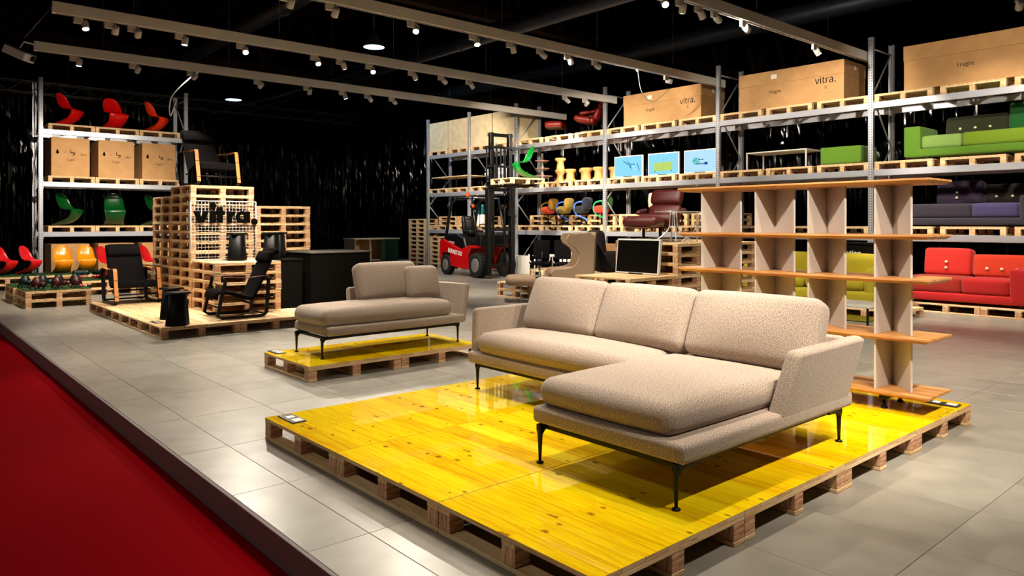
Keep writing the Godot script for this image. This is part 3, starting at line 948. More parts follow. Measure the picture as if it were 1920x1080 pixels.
func build_bookshelf():
	var oak = mats["oak"]
	var al = mats["pale_aluminium"]
	var t = thing("bookshelf", "open bookshelf of five oak boards with folded pale uprights", "bookshelf", v3(5.565, PH, -2.9))
	var o = t.position
	var ys = [0.262, 0.653, 1.057, 1.361, 1.748]
	for i in 5:
		var th = 0.034
		# board with under-bevelled edges
		var pr = [Vector2(-1.025, -0.5 * th), Vector2(1.025, -0.5 * th), Vector2(1.04, 0.5 * th), Vector2(-1.04, 0.5 * th)]
		var st = begin()
		var hx = 0.215
		var hz = 1.02
		var b = 0.03
		var lo = [v3(-hx + b, -th / 2, -hz + b), v3(hx - b, -th / 2, -hz + b), v3(hx - b, -th / 2, hz - b), v3(-hx + b, -th / 2, hz - b)]
		var md = [v3(-hx, 0.004, -hz), v3(hx, 0.004, -hz), v3(hx, 0.004, hz), v3(-hx, 0.004, hz)]
		var hi = [v3(-hx + 0.003, th / 2, -hz + 0.003), v3(hx - 0.003, th / 2, -hz + 0.003), v3(hx - 0.003, th / 2, hz - 0.003), v3(-hx + 0.003, th / 2, hz - 0.003)]
		var uv = func(p): return Vector2(p.z, p.x + p.y)
		for rr in [[lo, md], [md, hi]]:
			for q in 4:
				var q1 = (q + 1) % 4
				var out = (rr[0][q] + rr[0][q1]) * v3(1, 0, 1)
				tri(st, rr[0][q], rr[0][q1], rr[1][q1], uv.call(rr[0][q]), uv.call(rr[0][q1]), uv.call(rr[1][q1]), out)
				tri(st, rr[0][q], rr[1][q1], rr[1][q], uv.call(rr[0][q]), uv.call(rr[1][q1]), uv.call(rr[1][q]), out)
		for f in [[hi, Vector3.UP], [lo, Vector3.DOWN]]:
			tri(st, f[0][0], f[0][1], f[0][2], uv.call(f[0][0]), uv.call(f[0][1]), uv.call(f[0][2]), f[1])
			tri(st, f[0][0], f[0][2], f[0][3], uv.call(f[0][0]), uv.call(f[0][2]), uv.call(f[0][3]), f[1])
		part(t, "shelf_board", finish(st), oak, v3(0, ys[i] - PH, 0))
	# folded uprights between the boards: plan points front edge, fold, front edge
	var plans = [[-2.251, -2.245, -2.03], [-2.746, -2.74, -2.49], [-3.19, -3.18, -2.89], [-3.70, -3.69, -3.36]]
	for i in 4:
		var y0 = ys[i] + 0.017
		var y1 = ys[i + 1] - 0.017
		for p in plans:
			var a = Vector2(5.395, p[0])
			var b = Vector2(5.685, p[1])
			var c = Vector2(5.46, p[2])
			var w = 0.007
			var n1 = (b - a).orthogonal().normalized() * w
			var n2 = (c - b).orthogonal().normalized() * w
			var nb = (n1 + n2).normalized() * w * 1.25
			var pts = [a + n1, b + nb, c + n2, c - n2, b - nb, a - n1]
			var flat = []
			for q in pts: flat.append(Vector2(q.x - o.x, -(q.y - o.z)))
			if signed_area(flat) < 0.0: flat.reverse()
			var st = begin()
			add_prism(st, flat, y1 - y0, 0.001, Transform3D(Basis(Vector3(1, 0, 0), Vector3(0, 0, -1), Vector3(0, 1, 0)), v3(0, (y0 + y1) / 2 - PH, 0)))
			part(t, "upright", finish(st), al)
	for z in [-2.2, -3.55]:
		var ft = bx(t, "foot_bar", mats["black_metal"], v3(0.34, 0.03, 0.05), v3(0, 0.245 - PH - 0.017, z - o.z))
		for x in [-0.14, 0.14]: part(ft, "glide", lathe([Vector2(0.022, 0.0), Vector2(0.024, 0.008), Vector2(0.012, 0.02), Vector2(0.012, 0.07)], 10), mats["black_metal"], v3(x, -(0.245 - PH - 0.017), 0))
func signed_area(p):
	var s = 0.0
	for i in p.size(): s += p[i].cross(p[(i + 1) % p.size()])
	return s

# cantilever shell chair in one bent piece; front is +z
func shell_mesh(sc = 1.0):
	var key = "shell%.2f" % sc
	if meshes.has(key): return meshes[key]
	var prof = smooth_path([Vector3(0, 0.83, -0.24), Vector3(0, 0.74, -0.225), Vector3(0, 0.60, -0.185), Vector3(0, 0.49, -0.13), Vector3(0, 0.425, -0.05), Vector3(0, 0.415, 0.06), Vector3(0, 0.425, 0.17), Vector3(0, 0.405, 0.245), Vector3(0, 0.345, 0.27), Vector3(0, 0.24, 0.235), Vector3(0, 0.14, 0.15), Vector3(0, 0.07, 0.03), Vector3(0, 0.025, -0.12), Vector3(0, 0.004, -0.26)], 4)
	var wid = [0.07, 0.185, 0.225, 0.23, 0.235, 0.24, 0.245, 0.245, 0.24, 0.225, 0.21, 0.215, 0.235, 0.25]
	var curl = [0.0, 0.035, 0.05, 0.05, 0.03, 0.0, -0.015, -0.03, -0.045, -0.055, -0.06, -0.065, -0.045, -0.01]
	var front = []
	var rear = []
	var n = prof.size()
	for i in n:
		var f = float(i) / (n - 1) * 13.0
		var k = mini(int(f), 12)
		var w = lerpf(wid[k], wid[k + 1], f - k)
		var c = lerpf(curl[k], curl[k + 1], f - k)
		var tg = (prof[mini(i + 1, n - 1)] - prof[maxi(i - 1, 0)]).normalized()
		var nm = Vector3(0, tg.z, -tg.y)   # towards the sitter
		if nm.z < 0 and i < 8: nm = -nm
		var r1 = []
		var r2 = []
		for j in 13:
			var u = -1.0 + j / 6.0
			var p = prof[i] + Vector3(u * w, 0, 0) + nm * (c * u * u * absf(u))
			r1.append(p * sc)
			r2.append((p - nm * 0.012) * sc)
		front.append(r1)
		rear.append(r2)
	var st = begin(true)
	add_grid(st, front)
	for r in rear: r.reverse()
	add_grid(st, rear)
	var e1 = []
	var e2 = []
	for i in n:
		e1.append([front[i][0], rear[i][12]])
		e2.append([rear[i][0], front[i][12]])
	add_grid(st, e1)
	add_grid(st, e2)
	meshes[key] = finish(st)
	return meshes[key]
func shell_chair(label, m, at, turn, sc = 1.0, group = "", m2 = null):
	var t = part(self, "shell_chair", shell_mesh(sc), m, at, v3(0, turn, 0))
	return tag(t, label, "chair", group)

# lounge armchair: sled side frames with strap arms and a sling of black cloth; front is +z
func strap_chair(label, at, turn, frame_m, post_m, group = "", wrap = true):
	var t = thing("strap_armchair", label, "armchair", at, turn, group)
	for s in [-1.0, 1.0]:
		var x = 0.33 * s
		var path = [v3(x, 0.55, -0.36), v3(x, 0.30, -0.345), v3(x, 0.065, -0.325), v3(x, 0.026, -0.28), v3(x, 0.0195, 0.0), v3(x, 0.022, 0.28), v3(x, 0.055, 0.335), v3(x, 0.30, 0.28), v3(x, 0.545, 0.225)]
		var fr = begin(true)
		var rows = []
		for i in path.size():
			var tg = (path[mini(i + 1, path.size() - 1)] - path[maxi(i - 1, 0)]).normalized()
			var nm = Vector3(0, tg.z, -tg.y)
			var hw = 0.026
			var ht = 0.018
			rows.append([path[i] + nm * ht + v3(hw, 0, 0), path[i] + nm * ht - v3(hw, 0, 0), path[i] - nm * ht - v3(hw, 0, 0), path[i] - nm * ht + v3(hw, 0, 0)])
		fr = begin(false)
		add_grid(fr, rows, true)
		add_cap(fr, rows[0], true)
		add_cap(fr, rows[-1])
		part(t, "side_frame", finish(fr), frame_m)
		# strap over the arm, down the front post
		var strap = smooth_path([v3(x, 0.53, -0.39), v3(x, 0.575, -0.34), v3(x, 0.56, -0.05), v3(x, 0.575, 0.21), v3(x, 0.55, 0.258)] + ([v3(x, 0.40, 0.292), v3(x, 0.07, 0.362)] if wrap else []), 5)
		var sr = []
		for i in strap.size():
			var tg = (strap[mini(i + 1, strap.size() - 1)] - strap[maxi(i - 1, 0)]).normalized()
			var nm = Vector3(0, tg.z, -tg.y)
			sr.append([strap[i] + nm * 0.004 + v3(0.029, 0, 0), strap[i] + nm * 0.004 - v3(0.029, 0, 0), strap[i] - nm * 0.004 - v3(0.029, 0, 0), strap[i] - nm * 0.004 + v3(0.029, 0, 0)])
		var ss = begin(false)
		add_grid(ss, sr, true)
		part(t, "arm_strap", finish(ss), post_m).set_meta("label", "tan leather arm strap" if wrap else "dark red leather arm strap")
		for y in [0.40, 0.14]: bx(t, "strap_rivet", mats["black_metal"], v3(0.062, 0.007, 0.012), v3(x, y, 0.297 + (0.4 - y) * 0.21))
	for z in [-0.29, 0.30]: part(t, "cross_bar", tube([v3(-0.33, 0.05 if z < 0 else 0.16, z), v3(0.33, 0.05 if z < 0 else 0.16, z)], 0.013, 8), frame_m)
	part(t, "cross_bar", tube([v3(-0.33, 0.20, -0.12), v3(0.33, 0.20, -0.12)], 0.013, 8), frame_m)
	# sling seat and back
	var sl = smooth_path([v3(0, 0.27, 0.33), v3(0, 0.36, 0.30), v3(0, 0.345, 0.12), v3(0, 0.285, -0.06), v3(0, 0.27, -0.15), v3(0, 0.36, -0.22), v3(0, 0.60, -0.33), v3(0, 0.86, -0.455), v3(0, 0.93, -0.50), v3(0, 0.88, -0.53)], 4)
	var fr2 = []
	for i in sl.size():
		var tg = (sl[mini(i + 1, sl.size() - 1)] - sl[maxi(i - 1, 0)]).normalized()
		var nm = Vector3(0, tg.z, -tg.y)
		var w = lerpf(0.29, 0.255, clampf((i - 18.0) / 18.0, 0.0, 1.0))
		var row = []
		for k in 16:
			var a = TAU * k / 16.0
			var cx = signf(cos(a)) * pow(absf(cos(a)), 0.35)
			row.append(sl[i] + v3(cx * w, 0, 0) + nm * sin(a) * 0.03)
		fr2.append(row)
	var s2 = begin(true)
	add_grid(s2, fr2, true)
	add_cap(s2, fr2[0], true)
	add_cap(s2, fr2[-1])
	part(t, "sling", finish(s2), mats["black_cloth"])
	part(t, "head_roll", soft(v3(0.52, 0.16, 0.07), 0.03, v3(0, 0.005, 0.02), 10), mats["black_cloth"], v3(0, 0.83, -0.41), v3(-0.45, 0, 0))
	return t

func tapered_stool(label, at, turn, group = ""):
	var t = thing("tapered_stool", label, "stool", at, turn, group)
	var rows = []
	for p in [[0.155, 0.0], [0.152, 0.02], [0.118, 0.385], [0.108, 0.39], [0.108, 0.40]]:
		var row = []
		for k in 32:
			var a = TAU * k / 32
			var r = p[0] * (1.0 + 0.06 * cos(4.0 * a))
			row.append(v3(cos(a) * r, p[1], sin(a) * r * 0.86))
		rows.append(row)
	var st = begin(true)
	add_grid(st, rows, true)
	add_cap(st, rows[0], true)
	add_cap(st, rows[-1])
	part(t, "body", finish(st), mats["black_gloss"])
	part(t, "seat_cap", soft(v3(0.25, 0.03, 0.215), 0.0149, v3(0, 0.004, 0), 10), mats["black_gloss"], v3(0, 0.415, 0))
	return t

func carton(label, c: Vector3, size: Vector3, lid, turn = 0.0, prints = "", group = "", m = null):
	# corrugated carton standing on its base; prints on the face towards -x ("x") or +z ("z")
	var t = thing("carton", label, "carton", c, turn, group)
	var cm = m if m else mats["cardboard"]
	bx(t, "body", cm, v3(size.x, size.y - lid, size.z), v3(0, (size.y - lid) / 2, 0), Vector3.ZERO, 0.006)
	if lid > 0.0: bx(t, "lid", cm, v3(size.x + 0.016, lid, size.z + 0.016), v3(0, size.y - lid / 2, 0), Vector3.ZERO, 0.006)
	else:
		bx(t, "flap", cm, v3(size.x - 0.01, 0.006, size.z * 0.49), v3(0, size.y + 0.003, size.z * 0.25), Vector3.ZERO, 0.001)
		bx(t, "flap", cm, v3(size.x - 0.01, 0.006, size.z * 0.49), v3(0, size.y + 0.003, -size.z * 0.25), Vector3.ZERO, 0.001)
	return t
func mark(parent, at, rot, text, size, m = null, called = "print"):
	return letters(parent, text, size, 0.002, m if m else mats["print_black"], at, rot, called)

# ---------------------------------------------------------------- more builders
func soft_block(t, called, m, x0, x1, y0, y1, z0, z1, r = 0.05, puff = 0.01):
	return part(t, called, soft(v3(x1 - x0, y1 - y0, z1 - z0), r, v3(puff, puff, puff), 10), m, v3((x0 + x1) / 2, (y0 + y1) / 2, (z0 + z1) / 2))
func cloth(called, c: Color):
	if mats.has(called): return mats[called]
	var m = tex_mat(called, ntex(noise(hash(called) % 1000, 0.22, 3), [c.darkened(0.16), c, c.lightened(0.10)], [0.25, 0.5, 0.8], 256), 0.92, v3(5, 5, 5))
	m.rim_enabled = true
	m.rim = 0.25
	m.rim_tint = 0.6
	return m
# low sofa of blocks in several shades with buttons; front is +z, x runs along it
func block_sofa(label, at, turn, parts: Array, buttons: Array, bm):
	var t = thing("block_sofa", label, "sofa", at, turn)
	for p in parts:
		var o = soft_block(t, p[0], p[1], p[2], p[3], p[4], p[5], p[6], p[7], p[8] if p.size() > 8 else 0.04)
		if p.size() > 9:
			var c = v3(0, p[4], p[6])
			o.transform = Transform3D(Basis(), c) * Transform3D(Basis(Vector3.RIGHT, -p[9]), Vector3.ZERO) * Transform3D(Basis(), -c) * o.transform
	for b in buttons:
		part(t, "button", lathe([Vector2(0.0, -0.004), Vector2(0.026, 0.0), Vector2(0.022, 0.012), Vector2(0.008, 0.017), Vector2(0.0, 0.018)], 14), bm, b, v3(PI / 2 - 0.2, 0, 0)).set_meta("label", "pale round button")
	for x in [0.15, 0.85]:
		bx(t, "skid", mats["black_metal"], v3(0.06, 0.05, 0.8), v3(lerpf(parts[0][2], parts[0][3], x), 0.025, (parts[0][6] + parts[0][7]) / 2))
	return t
func monitor(label, at, turn, tex, lean = 0.0, w = 0.9, h = 0.53, on = true, frame = "white_plastic"):
	var t = thing("flat_monitor", label, "monitor", at, turn)
	var p = Node3D.new()
	bx(t, "housing", mats[frame], v3(w, h, 0.05), v3(0, h / 2, 0).rotated(Vector3.RIGHT, -lean), v3(-lean, 0, 0), 0.006)
	var m
	if on:
		m = StandardMaterial3D.new()
		m.resource_name = "screen_picture"
		m.albedo_color = Color(0.02, 0.02, 0.02)
		m.roughness = 0.25
		m.emission_enabled = true
		m.emission = Color.WHITE
		m.emission_texture = tex
		m.emission_energy_multiplier = 0.95
		m.emission_operator = BaseMaterial3D.EMISSION_OP_MULTIPLY
	else: m = mats["dark_screen"]
	var q = QuadMesh.new()
	q.size = Vector2(w - 0.04, h - 0.045)
	part(t, "screen", q, m, v3(0, h / 2, 0.0262).rotated(Vector3.RIGHT, -lean), v3(-lean, 0, 0))
	bx(t, "stand", mats["black_metal"], v3(w * 0.3, 0.018, 0.22), v3(0, 0.009, -0.05))
	if on:
		var l = AreaLight3D.new()
		l.name = "screen_glow"
		l.area_size = Vector2(w - 0.05, h - 0.05)
		l.light_color = Color(0.72, 0.88, 1.0)
		l.light_energy = 0.35
		l.shadow_enabled = true
		t.add_child(l)
		l.position = v3(0, h / 2, 0.04)
		l.rotation.y = PI
	return t
func screen_image(kind):
	var im = Image.create(180, 104, false, Image.FORMAT_RGB8)
	im.fill(Color(0.55, 0.86, 0.97) if kind < 2 else Color(0.70, 0.88, 0.98))
	var r = RandomNumberGenerator.new()
	r.seed = 77 + kind
	if kind == 0:
		for k in 5:
			var p = Vector2(r.randf_range(30, 150), r.randf_range(15, 40))
			var d = Vector2(r.randf_range(-1, 1), r.randf_range(0.5, 1)).normalized()
			for s in 45:
				im.fill_rect(Rect2i(int(p.x + d.x * s), int(p.y + d.y * s), 3, 3), [Color(0.05, 0.35, 0.62), Color(0.12, 0.6, 0.78), Color(0.85, 0.97, 1.0)][k % 3])
		im.fill_rect(Rect2i(105, 40, 30, 4), Color(0.08, 0.3, 0.55))
		im.fill_rect(Rect2i(100, 44, 5, 16), Color(0.08, 0.3, 0.55))
	elif kind == 1:
		im.fill_rect(Rect2i(34, 44, 112, 42), Color(0.74, 0.84, 0.42))
		im.fill_rect(Rect2i(88, 44, 2, 42), Color(0.62, 0.74, 0.34))
		im.fill_rect(Rect2i(36, 86, 6, 5), Color(0.1, 0.25, 0.3))
		im.fill_rect(Rect2i(138, 86, 6, 5), Color(0.1, 0.25, 0.3))
		for x in [58, 88, 104]: im.fill_rect(Rect2i(x, 22, 2, 12), Color(0.35, 0.6, 0.65))
	else:
		for k in 60:
			var a = r.randf() * TAU
			var q = r.randf() * 20.0
			im.fill_rect(Rect2i(int(62 + cos(a) * q), int(48 + sin(a) * q * 0.8), 5, 4), Color(0.10, 0.70, 0.60).lerp(Color(0.35, 0.80, 0.75), r.randf()))
		im.fill_rect(Rect2i(82, 42, 9, 5), Color(0.15, 0.2, 0.35))
		im.fill_rect(Rect2i(97, 42, 9, 5), Color(0.15, 0.2, 0.35))
		for x in range(64, 112, 6): im.fill_rect(Rect2i(x, 62, 4, 6), Color(0.08, 0.2, 0.5))
		im.fill_rect(Rect2i(112, 58, 18, 12), Color(0.05, 0.2, 0.6))
	return ImageTexture.create_from_image(im)
# lounge chair with bent plywood shells and leather cushions; front is +z
func leather_lounge(label, at, turn, leather, group = ""):
	var t = thing("leather_lounge_chair", label, "lounge chair", at, turn, group)
	var C = func(called, w, h, th, c, lean): return part(t, called, soft(v3(w, h, th), 0.055, v3(0.02, 0.02, 0.035), 12), leather, c, v3(lean, 0, 0))
	C.call("seat_cushion", 0.60, 0.54, 0.15, v3(0, 0.37, 0.10), -PI / 2 - 0.2)
	C.call("back_cushion", 0.58, 0.30, 0.13, v3(0, 0.50, -0.24), -0.38)
	C.call("head_cushion", 0.56, 0.27, 0.13, v3(0, 0.79, -0.36), -0.42)
	for s in [-1.0, 1.0]:
		part(t, "armrest", soft(v3(0.09, 0.07, 0.44), 0.034, v3(0, 0.01, 0), 8), leather, v3(0.36 * s, 0.53, -0.02), v3(0.1, 0, 0))
		part(t, "arm_bracket", tube([v3(0.33 * s, 0.30, -0.08), v3(0.37 * s, 0.40, -0.08), v3(0.36 * s, 0.51, -0.06)], 0.014, 6), mats["black_metal"])
	for b in [[0.30, 0.56, 0.34, v3(0, 0.29, 0.10), -PI / 2 - 0.2], [0.0, 0.54, 0.27, v3(0, 0.475, -0.315), -0.38], [0.0, 0.52, 0.24, v3(0, 0.765, -0.435), -0.42]]:
		var sz = v3(b[1] + 0.03, 0.50 if b[0] > 0 else b[2], 0.03)
		part(t, "plywood_shell", soft(sz, 0.0149, Vector3.ZERO, 10, func(p): return p + v3(0, 0, 0.22 * (p.x / 0.29) * (p.x / 0.29) * 0.3)), mats["walnut"], b[3], v3(b[4], 0, 0))
	part(t, "pedestal", tube([v3(0, 0.06, 0.02), v3(0, 0.27, 0.04)], 0.03, 10), mats["black_metal"])
	for k in 5:
		var a = TAU * k / 5 + 0.3
		part(t, "base_arm", tube([v3(0, 0.075, 0.02), v3(cos(a) * 0.18, 0.06, 0.02 + sin(a) * 0.18), v3(cos(a) * 0.34, 0.02, 0.02 + sin(a) * 0.34)], [0.02, 0.016, 0.012], 6), mats["chrome"])
	return t
func leather_ottoman(label, at, turn, leather, group = ""):
	var t = thing("leather_ottoman", label, "ottoman", at, turn, group)
	part(t, "cushion", soft(v3(0.62, 0.15, 0.50), 0.06, v3(0.015, 0.035, 0.015), 12), leather, v3(0, 0.36, 0))
	part(t, "plywood_shell", soft(v3(0.60, 0.03, 0.46), 0.0149, Vector3.ZERO, 8, func(p): return p + v3(0, p.x * p.x * 0.45, 0)), mats["walnut"], v3(0, 0.25, 0))
	part(t, "pedestal", tube([v3(0, 0.05, 0), v3(0, 0.25, 0)], 0.026, 10), mats["black_metal"])
	for k in 4:
		var a = TAU * k / 4 + 0.4
		part(t, "base_arm", tube([v3(0, 0.07, 0), v3(cos(a) * 0.15, 0.055, sin(a) * 0.15), v3(cos(a) * 0.28, 0.018, sin(a) * 0.28)], [0.018, 0.015, 0.011], 6), mats["chrome"])
	return t
func turned_stool(label, at, profile, group):
	return tag(part(self, "turned_wooden_stool", lathe(profile, 24), mats["turned_wood"], at), label, "stool", group)

func build_forklift():
	var t = thing("forklift", "red and black forklift with raised mast holding a pallet", "forklift", v3(12.80, 0, -16.15), -0.13)
	var red = mats["forklift_red"]
	var blk = mats["forklift_black"]
	# lower body: side outline (z forward, y up) extruded across x
	var S = func(called, outline, w, m, bev = 0.02, x = 0.0):
		var st = begin()
		add_prism(st, outline, w, bev, Transform3D(Basis(Vector3(0, 0, 1), Vector3(0, 1, 0), Vector3(-1, 0, 0)), v3(x, 0, 0)))
		return part(t, called, finish(st), m)
	S.call("counterweight", [Vector2(-1.28, 0.50), Vector2(-1.20, 0.36), Vector2(-1.12, 0.62), Vector2(-0.62, 0.62), Vector2(-0.56, 0.90), Vector2(-1.02, 1.02), Vector2(-1.22, 0.98)], 1.06, red, 0.03)
	S.call("side_body", [Vector2(-0.60, 0.26), Vector2(0.42, 0.20), Vector2(0.40, 0.62), Vector2(0.55, 0.78), Vector2(0.86, 0.80), Vector2(0.86, 0.86), Vector2(0.44, 0.86), Vector2(-0.02, 0.74), Vector2(-0.62, 0.92)], 1.08, red, 0.02)
	S.call("engine_hood", [Vector2(-1.00, 0.98), Vector2(-0.55, 0.86), Vector2(-0.02, 0.74), Vector2(0.22, 0.80), Vector2(0.10, 1.06), Vector2(-0.30, 1.16), Vector2(-0.92, 1.12)], 0.98, blk, 0.03)
	S.call("cowl", [Vector2(0.48, 0.84), Vector2(0.92, 0.84), Vector2(0.92, 1.14), Vector2(0.74, 1.22)], 0.90, blk, 0.02)
	part(t, "seat", soft(v3(0.46, 0.12, 0.46), 0.05, v3(0, 0.02, 0), 8), blk, v3(0, 1.20, -0.22))
	part(t, "seat_back", soft(v3(0.44, 0.46, 0.11), 0.05, v3(0, 0, 0.02), 8), blk, v3(0, 1.44, -0.46), v3(-0.15, 0, 0))
	part(t, "steering_wheel", tube([v3(0.17, 0, 0), v3(0.12, 0, 0.12), v3(0, 0, 0.17), v3(-0.12, 0, 0.12), v3(-0.17, 0, 0), v3(-0.12, 0, -0.12), v3(0, 0, -0.17), v3(0.12, 0, -0.12)], 0.014, 6, true), blk, v3(0, 1.36, 0.42), v3(0.5, 0, 0))
	part(t, "steering_column", tube([v3(0, 1.05, 0.62), v3(0, 1.35, 0.43)], 0.022, 8), blk)
	for s in [-1.0, 1.0]:
		part(t, "guard_post", tube(smooth_path([v3(0.46 * s, 1.02, -0.98), v3(0.45 * s, 1.75, -0.78), v3(0.44 * s, 2.08, -0.62), v3(0.43 * s, 2.15, -0.40)], 4), 0.045, 8), blk)
		part(t, "guard_post", tube([v3(0.46 * s, 0.86, 0.80), v3(0.44 * s, 1.50, 0.62), v3(0.43 * s, 2.14, 0.44)], 0.032, 8), blk)
		part(t, "roof_rail", tube([v3(0.43 * s, 2.15, -0.44), v3(0.43 * s, 2.15, 0.46)], 0.035, 8), blk)
		var lamp = part(t, "work_lamp", lathe([Vector2(0.0, -0.05), Vector2(0.06, -0.04), Vector2(0.075, 0.03), Vector2(0.06, 0.045), Vector2(0.0, 0.05)], 14), blk, v3(0.5 * s, 1.92, 0.60), v3(PI / 2, 0, 0))
		part(lamp, "lens", lathe([Vector2(0.0, 0.052), Vector2(0.055, 0.05)], 12), mats["amber"])
	for k in 6: part(t, "roof_bar", tube([v3(-0.43, 2.16, -0.36 + k * 0.15), v3(0.43, 2.16, -0.36 + k * 0.15)], 0.014, 6), mats["galvanised"] if k == 5 else blk)
	part(t, "beacon", lathe([Vector2(0.05, 0.0), Vector2(0.055, 0.04), Vector2(0.05, 0.10), Vector2(0.02, 0.125)], 14), mats["amber"], v3(-0.30, 2.19, 0.0))
	for w in [[-0.84, 0.29, 0.18], [0.80, 0.335, 0.24]]:
		for s in [-1.0, 1.0]:
			var r = w[1]
			var hw = w[2] / 2
			var wh = part(t, "wheel", lathe([Vector2(r * 0.55, -hw * 0.8), Vector2(r * 0.92, -hw), Vector2(r, -hw * 0.7), Vector2(r, hw * 0.7), Vector2(r * 0.92, hw), Vector2(r * 0.55, hw * 0.8)], 28), mats["tyre"], v3(s * (0.56 - hw), r, w[0]), v3(0, 0, -PI / 2 * s))
			part(wh, "rim", lathe([Vector2(0.0, hw * 0.35), Vector2(r * 0.22, hw * 0.4), Vector2(r * 0.3, hw * 0.2), Vector2(r * 0.52, hw * 0.5), Vector2(r * 0.57, hw * 0.95), Vector2(r * 0.54, hw)], 24), mats["rim_grey"])
			var st = begin()
			for k in 22:
				var a = TAU * k / 22
				add_bbox(st, v3(0.025, w[2] * 0.8, 0.035), 0.004, v3(cos(a) * r, 0, sin(a) * r), Basis(Vector3.UP, -a))
			part(wh, "tread", finish(st), mats["tyre"]).set_meta("kind", "stuff")
	# mast, carriage, load guard, forks
	for s in [-1.0, 1.0]:
		bx(t, "mast_upright", blk, v3(0.11, 2.32, 0.17), v3(0.37 * s, 1.24, 1.19), Vector3.ZERO, 0.008)
		bx(t, "mast_upright", blk, v3(0.10, 2.20, 0.13), v3(0.29 * s, 2.76, 1.20), Vector3.ZERO, 0.008)
		part(t, "lift_cylinder", tube([v3(0.18 * s, 0.3, 1.13), v3(0.18 * s, 3.4, 1.13)], 0.035, 10), blk)
		part(t, "lift_chain", tube([v3(0.12 * s, 2.6, 1.18), v3(0.12 * s, 3.6, 1.18)], 0.014, 6), mats["rim_grey"])
		bx(t, "fork", blk, v3(0.11, 0.045, 1.12), v3(0.24 * s, 2.42, 1.92), Vector3.ZERO, 0.006)
		bx(t, "fork", blk, v3(0.11, 0.62, 0.05), v3(0.24 * s, 2.70, 1.36), Vector3.ZERO, 0.006)
	for y in [0.35, 1.3, 2.35, 3.80]: bx(t, "mast_crossbar", blk, v3(0.78, 0.09, 0.06), v3(0, y, 1.20), Vector3.ZERO, 0.006)
	for y in [2.44, 2.62, 2.96, 3.46]: bx(t, "carriage_bar", blk, v3(1.04, 0.06, 0.05), v3(0, y, 1.33), Vector3.ZERO, 0.006)
	for x in [-0.51, -0.2, -0.07, 0.07, 0.2, 0.51]: bx(t, "load_guard_bar", blk, v3(0.035, 1.04, 0.04), v3(x, 2.95, 1.33), Vector3.ZERO, 0.004)
	letters(t, "MANITOU", 0.17, 0.004, mats["print_white"], v3(-0.545, 0.66, -0.30), v3(0, -PI / 2, -0.12), "lettering", true)
	letters(t, "MI 25 D", 0.09, 0.004, mats["print_white"], v3(-0.495, 0.92, -0.58), v3(0, -PI / 2, -0.06), "lettering", true)
	var p = pallet("far", 1, v3(12.42, 2.445, -14.02), "bare pine pallet lifted on the forks of the forklift", "", -0.13)
	shell_chair("glossy green one-piece cantilever chair on the pallet lifted by the forklift", mats["plastic_green"], v3(12.50, 2.592, -13.86), deg_to_rad(-112))

